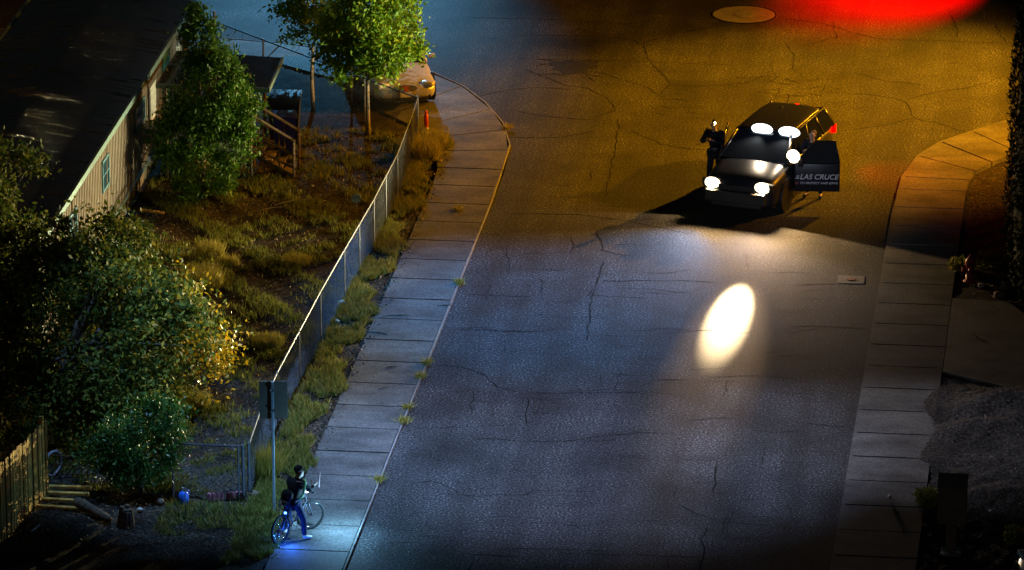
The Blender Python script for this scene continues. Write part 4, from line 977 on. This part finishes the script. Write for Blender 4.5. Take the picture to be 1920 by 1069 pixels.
# orange marker
g = G(799, 247); e = empty('orange_marker', (g.x, g.y, .05), 0, 'slim orange red traffic marker standing in the grass by the fence corner', 'traffic marker')
MB().lathe((0, 0, .06), [(.06, 0), (.055, .25), (.05, .36), (.02, .39), (.045, .41), (.02, .48), (0, .48)], 16).build('marker_body', 'orange', e, True)
MB().lathe((0, 0, 0), [(.075, 0), (.075, .06), (.06, .07), (0, .07)], 16).build('base', 'white', e)
# hydrant
g = G(1818, 533); e = empty('fire_hydrant', (g.x, g.y, .06), R(10), 'dark red fire hydrant in the dirt beside the cypress', 'hydrant')
MB().lathe((0, 0, 0), [(.16, 0), (.16, .04), (.10, .05), (.10, .42), (.13, .44), (.13, .47)], 20).build('barrel', 'hydrant', e, True)
MB().lathe((0, 0, .47), [(.125, 0), (.12, .06), (.08, .14), (.03, .17), (.03, .21), (0, .21)], 20).build('bonnet', 'hydrant', e, True)
for ax, c, dd_ in (('y', (0, .08, .33), 1), ('y', (0, -.17, .33), 1), ('x', (-.20, 0, .30), 1)):
    MB().lathe(c, [(.055, 0), (.06, .03), (.06, .09), (.03, .10), (0, .10)], 14, ax).build('outlet_cap', 'hydrant', e, True)
# mailbox on pedestal
g = G(1783, 1042); e = empty('mailbox', (g.x, g.y, .06), YAW+R(-8), 'grey brown cluster mailbox on a narrow pedestal beside the right pavement', 'mailbox')
MB().box((0, 0, .38), (.20, .20, .76), bev=.01).build('pedestal', 'metalgrey', e); MB().box((0, 0, .03), (.42, .42, .06), bev=.01).build('foot_plate', 'kerb', e)
b = MB(); w, d2 = .29, .24; z0_, zf, zb_ = .72, 1.52, 1.66
b.add([(-w, -d2, z0_), (w, -d2, z0_), (w, d2, z0_), (-w, d2, z0_), (-w, -d2, zf), (w, -d2, zf), (w, d2, zb_), (-w, d2, zb_)], [(3, 2, 1, 0), (4, 5, 6, 7), (0, 1, 5, 4), (1, 2, 6, 5), (2, 3, 7, 6), (3, 0, 4, 7)])
b.build('cabinet', 'metalgrey', e); 
MB().box((0, 0, 1.60), (.62, .53, .012), rx=math.atan2(.14, .48)).build('lid', 'metalgrey', e)
for k in range(4):
    MB().box((w+.004, 0, .84+.19*k), (.008, .42, .165), bev=.002).build('letter_door', mat('warm_grey', (.24, .20, .15), .5), e)
# bins
g = G(528, 300)
def bin_(loc, m, lidm, w, d, h, label, rz=0):
    e = empty('wheelie_bin', loc, rz, label, 'bin', 'bins beside the wooden steps'); b = MB(); a = .82
    b.add([(-w*a/2, -d*a/2, .05), (w*a/2, -d*a/2, .05), (w*a/2, d*a/2, .05), (-w*a/2, d*a/2, .05), (-w/2, -d/2, h), (w/2, -d/2, h), (w/2, d/2, h), (-w/2, d/2, h)],
          [(3, 2, 1, 0), (4, 5, 6, 7), (0, 1, 5, 4), (1, 2, 6, 5), (2, 3, 7, 6), (3, 0, 4, 7)])
    for k in (-1, 1): b.box((k*w*.2, -d/2-.005, h*.6), (.03, .02, h*.5), rx=-.09)
    b.build('bin_body', m, e)
    b = MB().box((0, -.02, h+.03), (w+.06, d+.06, .06), bev=.02); b.tube((-w/2, d/2+.05, h), (w/2, d/2+.05, h), .02); b.build('lid', lidm, e, True)
    for k in (-1, 1): MB().lathe((k*w*.40-.02, d*.36, .1), [(0, 0), (.10, 0), (.10, .05), (0, .05)], 14, 'x').build('wheel', 'rubber', e)
bin_((-10.75, 9.35, .05), 'bluebin', 'bluebin', .58, .62, 1.0, 'bright blue wheelie bin behind the wooden handrail', R(12))
bin_((-10.95, 10.6, .05), 'darkbin', 'darkbin', .85, .75, 1.15, 'larger dark lidded bin behind the blue one', R(5))
# wooden fence at the lower left
F0, F1 = Vector((-12.75, -21.2, 0)), Vector((-11.93, -15.9, 0)); L_ = (F1-F0).length; dv = (F1-F0)/L_
e = empty('board_fence', F1, 0, 'yellowish vertical board fence lit from the street side', 'fence')
b = MB(); fa = math.atan2(dv.y, dv.x); s = 0
while s < L_:
    p = F0+dv*(s+.07); h = 1.78+random.uniform(-.03, .03); q_ = p+Vector((dv.y, -dv.x, 0))*random.uniform(0, .03); b.box((q_.x, q_.y, h/2), (.125, .022, h), rz=fa+random.uniform(-.05, .05)); s += .15
b.build('boards', 'boards', e, world=True)
b = MB(); nv = Vector((-dv.y, dv.x, 0))*.04
for z in (.4, 1.5): m_ = (F0+F1)/2+nv; b.box((m_.x, m_.y, z), (L_, .05, .09), rz=fa)
b.build('back_rail', 'wood', e, world=True)
for t in (.0, .5, 1.0): p = F0.lerp(F1, t)+nv*2.2; MB().box((p.x, p.y, .93), (.09, .09, 1.86)).build('post', 'wood', e, world=True)
# planks laid as steps
pg = [(118, 918), (117, 928), (114, 939), (108, 951)]
for k, (u, v) in enumerate(pg):
    g = G(u, v, .1); o = MB().box((0, 0, 0), (1.25-.1*k, .11, .06), rz=R(3-2*k), bev=.01).build('plank', 'wood'); o.location = (g.x, g.y, .10+.02*(3-k))
    tag(o, ['farthest of the four planks laid beside the board fence', 'second farthest plank beside the board fence', 'third plank from the logs by the board fence', 'nearest of the four planks laid beside the board fence'][k], 'plank', 'planks beside the board fence')
def log(u0, v0, u1, v1, r, label, m='bark'):
    a, c = G(u0, v0, r), G(u1, v1, r); b = MB(); n = 7; prev = None; mid = (a+c)/2; prof = []
    pts = [a.lerp(c, i/(n-1))+Vector((random.uniform(-.12, .12)*r, random.uniform(-.12, .12)*r, random.uniform(-.1, .1)*r))-mid for i in range(n)]
    b.path(pts, [r*(1.05-.06*i) for i in range(n)], 9); o = b.build('log', m, None, True); o.location = (mid.x, mid.y, mid.z+.05); return tag(o, label, 'log')
log(146, 946, 205, 978, .12, 'thick rough log lying in front of the planks', 'oldwood')
log(58, 1002, 75, 988, .02, 'thin pale stick lying near the board fence', 'white')
log(215, 420, 235, 405, .025, 'pale thin branch lying by the mobile home skirting', 'white')
log(262, 398, 308, 403, .05, 'short pale timber offcut beside the skirting', 'wood')
log(240, 480+0, 268, 478, .03, 'grey timber scrap on the soil near the big tree', 'oldwood')
g = G(236, 990); e = empty('tree_stump', (g.x, g.y, .03), 0, 'split upright tree stump beside the green shrub', 'stump')
b = MB()
for k_ in range(9):
    a_2 = 2*math.pi*k_/9; b.tube((.12*cos(a_2), .09*sin(a_2), 0), (.09*cos(a_2)+.02, .07*sin(a_2), .34+.16*random.random()), .085, .05, 7)
b.tube((0, 0, 0), (0, 0, .40), .13, .10, 9)
b.build('stump_wood', 'oldwood', e, False)
# old tyre leaning on the boards
g = G(100, 897); o = MB().torus((0, 0, .29), .27, .035, Matrix.Rotation(R(62), 3, 'Z'), 30, 8).build('old_tyre', mat('pale_grey_plastic', (.25, .25, .30), .6), None, True); o.location = (g.x, g.y, .05)
tag(o, 'worn pale tyre leaning behind the end of the board fence', 'hoop')
# lattice panel
g = G(135, 900); b = MB()
for k in range(8): b.box((-.42+.12*k, 0, .25), (.02, .015, .75), ry=R(38))
for k in range(3): b.box((0, .02, .05+.2*k), (1.0, .015, .02))
o = b.build('lattice_panel', 'oldwood'); o.location = (g.x, g.y, .08); tag(o, 'dark slatted lattice panel behind the planks', 'lattice')
# blue jug
g = G(345, 950); e = empty('water_jug', (g.x, g.y, .05), 0, 'bright blue plastic jug under the green shrub', 'jug')
MB().lathe((0, 0, 0), [(.10, 0), (.11, .03), (.11, .24), (.06, .30), (.035, .31), (.035, .35), (0, .35)], 16).build('jug_body', 'bluejug', e, True)
MB().torus((.07, 0, .29), .045, .012, Matrix.Identity(3), 14, 6).build('handle', 'bluejug', e, True); MB().lathe((0, 0, .35), [(.04, 0), (.04, .03), (0, .03)], 12).build('cap', 'white', e)
g = G(348, 975); e = empty('garden_stake', (g.x, g.y, .03), 0, 'thin pale garden ornament stake in front of the blue jug', 'garden stake')
MB().tube((0, 0, 0), (0, 0, .62), .009).build('rod', 'galv', e); MB().lathe((0, -.01, .66), [(0, 0), (.06, 0), (.05, .02), (0, .02)], 10, 'y').build('ornament', 'white', e)
for k in range(8):   # scalloped edging
    u = 392+k*8.2+(3 if k > 3 else 0); g = G(u, 942-.4*k); b = MB(); b.box((0, 0, .06), (.085, .06, .12), bev=.015); b.lathe((0, -.03, .12), [(0, 0), (.042, 0), (.042, .06), (0, .06)], 10, 'y')
    o = b.build('edging_block', 'pink'); o.location = (g.x, g.y, .05); tag(o, 'small scalloped pink edging block in the row under the chain link gate', 'edging block', 'pink edging blocks under the gate')
# stones
STN = [(640, 577, .09, 'white stone at the foot of the long fence'), (632, 612, .06, 'small grey stone against the fence below the white one'), (700, 455, .10, 'buff stone on the verge beside a fence post'), (475, 938, .12, 'brown rock beside the gate corner post'),
       (1840, 545, .09, 'grey stone at the foot of the hydrant'), (1872, 565, .14, 'dark boulder between hydrant and cypress'), (1885, 548, .16, 'larger dark boulder against the cypress'), (1668, 941, .055, 'crumpled pale litter on the right pavement slab'),
       (1858, 968, .05, 'bright white litter scrap on the dark dirt'), (262, 966, .07, 'pale blue stone by the stump'), (300, 950, .09, 'grey stone under the green shrub'), (608, 265, .05, 'white scrap lying beyond the leafy tree'),
       (1771, 1048, .07, 'pale paper scrap at the mailbox foot'), (1797, 1046, .06, 'smaller paper scrap on the other side of the mailbox foot')]
for k, (u, v, r_, lab) in enumerate(STN):
    g = G(u, v); m_ = 'white' if ('white' in lab or 'pale' in lab) else 'oldwood' if 'dark' in lab or 'brown' in lab else 'rock'
    o = blob('stone' if 'litter' not in lab and 'scrap' not in lab else 'litter', (0, 0, 0), (r_, r_*.8, r_*.7), m_, None, .22, 2, k); o.location = (g.x, g.y, .10+r_*.35); tag(o, lab, 'litter' if 'litter' in lab or 'scrap' in lab else 'stone')
# fallen twigs on the pavement
for k, (u, v, L2, a, lab) in enumerate([(745, 600, .7, 8, 'longest twig lying across the left pavement'), (705, 632, .6, -12, 'dark twig at the pavement edge below the longest one'), (735, 695, .3, 20, 'short twig in the middle of a pavement slab'), (720, 735, .3, 35, 'small dark twig low on the left pavement'), (835, 580, .4, 10, 'bunch of twigs by the kerb'),
                                       (560, 388, 1.3, 28, 'long curved pale branch on the dark yard soil'), (520, 400, .9, 22, 'thin pale branch beside the long curved one'), (1668+0, 300+0, .01, 0, None)]):
    if not lab: continue
    g = G(u, v); b = MB(); z_ = .0
    pts = [Vector((L2*(t-.5), .18*L2*sin(t*3), .0)) for t in (0, .25, .5, .75, 1)]
    b.path(pts, [.006, .010, .011, .009, .004], 5); b.path([pts[2], pts[2]+Vector((.12*L2, -.2*L2, .02))], [.007, .003], 5); b.path([pts[3], pts[3]+Vector((.1*L2, .22*L2, .02))], [.006, .003], 5)
    o = b.build('twig', 'palebark' if 'pale' in lab else 'bark'); o.location = (g.x, g.y, .085 if u > 600 else .11); o.rotation_euler = (0, 0, R(a)); tag(o, lab, 'twig', 'fallen twigs')
# leaf litter on soil
n = 7000; x = np.concatenate([rng.uniform(-13.5, -7.6, n), rng.uniform(-7.5, -6.4, 2500)]); y = np.concatenate([rng.uniform(-18.5, 11, n), rng.uniform(-19, 10, 2500)])
z = np.where(x > -6.62, .085, .08)
o = quads('fallen_leaves', leaves_mesh(np.stack([x, y, z], 1), .06, .6, .0), leaf_mat('dead_leaves', [(.08, .05, .025), (.20, .14, .08), (.30, .24, .17)], .8, .2, 0)); tag(o, 'scattered dead leaves and litter on the soil', 'leaves', kind='stuff')
n = 2600; x = rng.uniform(6.9, 10, n); y = rng.uniform(-18, 8, n)
o = quads('dirt_litter', leaves_mesh(np.stack([x, y, h_right(x, y)+.02], 1), .05, .6, .0), bpy.data.materials['dead_leaves']); tag(o, 'dry leaf scraps over the dark dirt', 'leaves', kind='stuff')
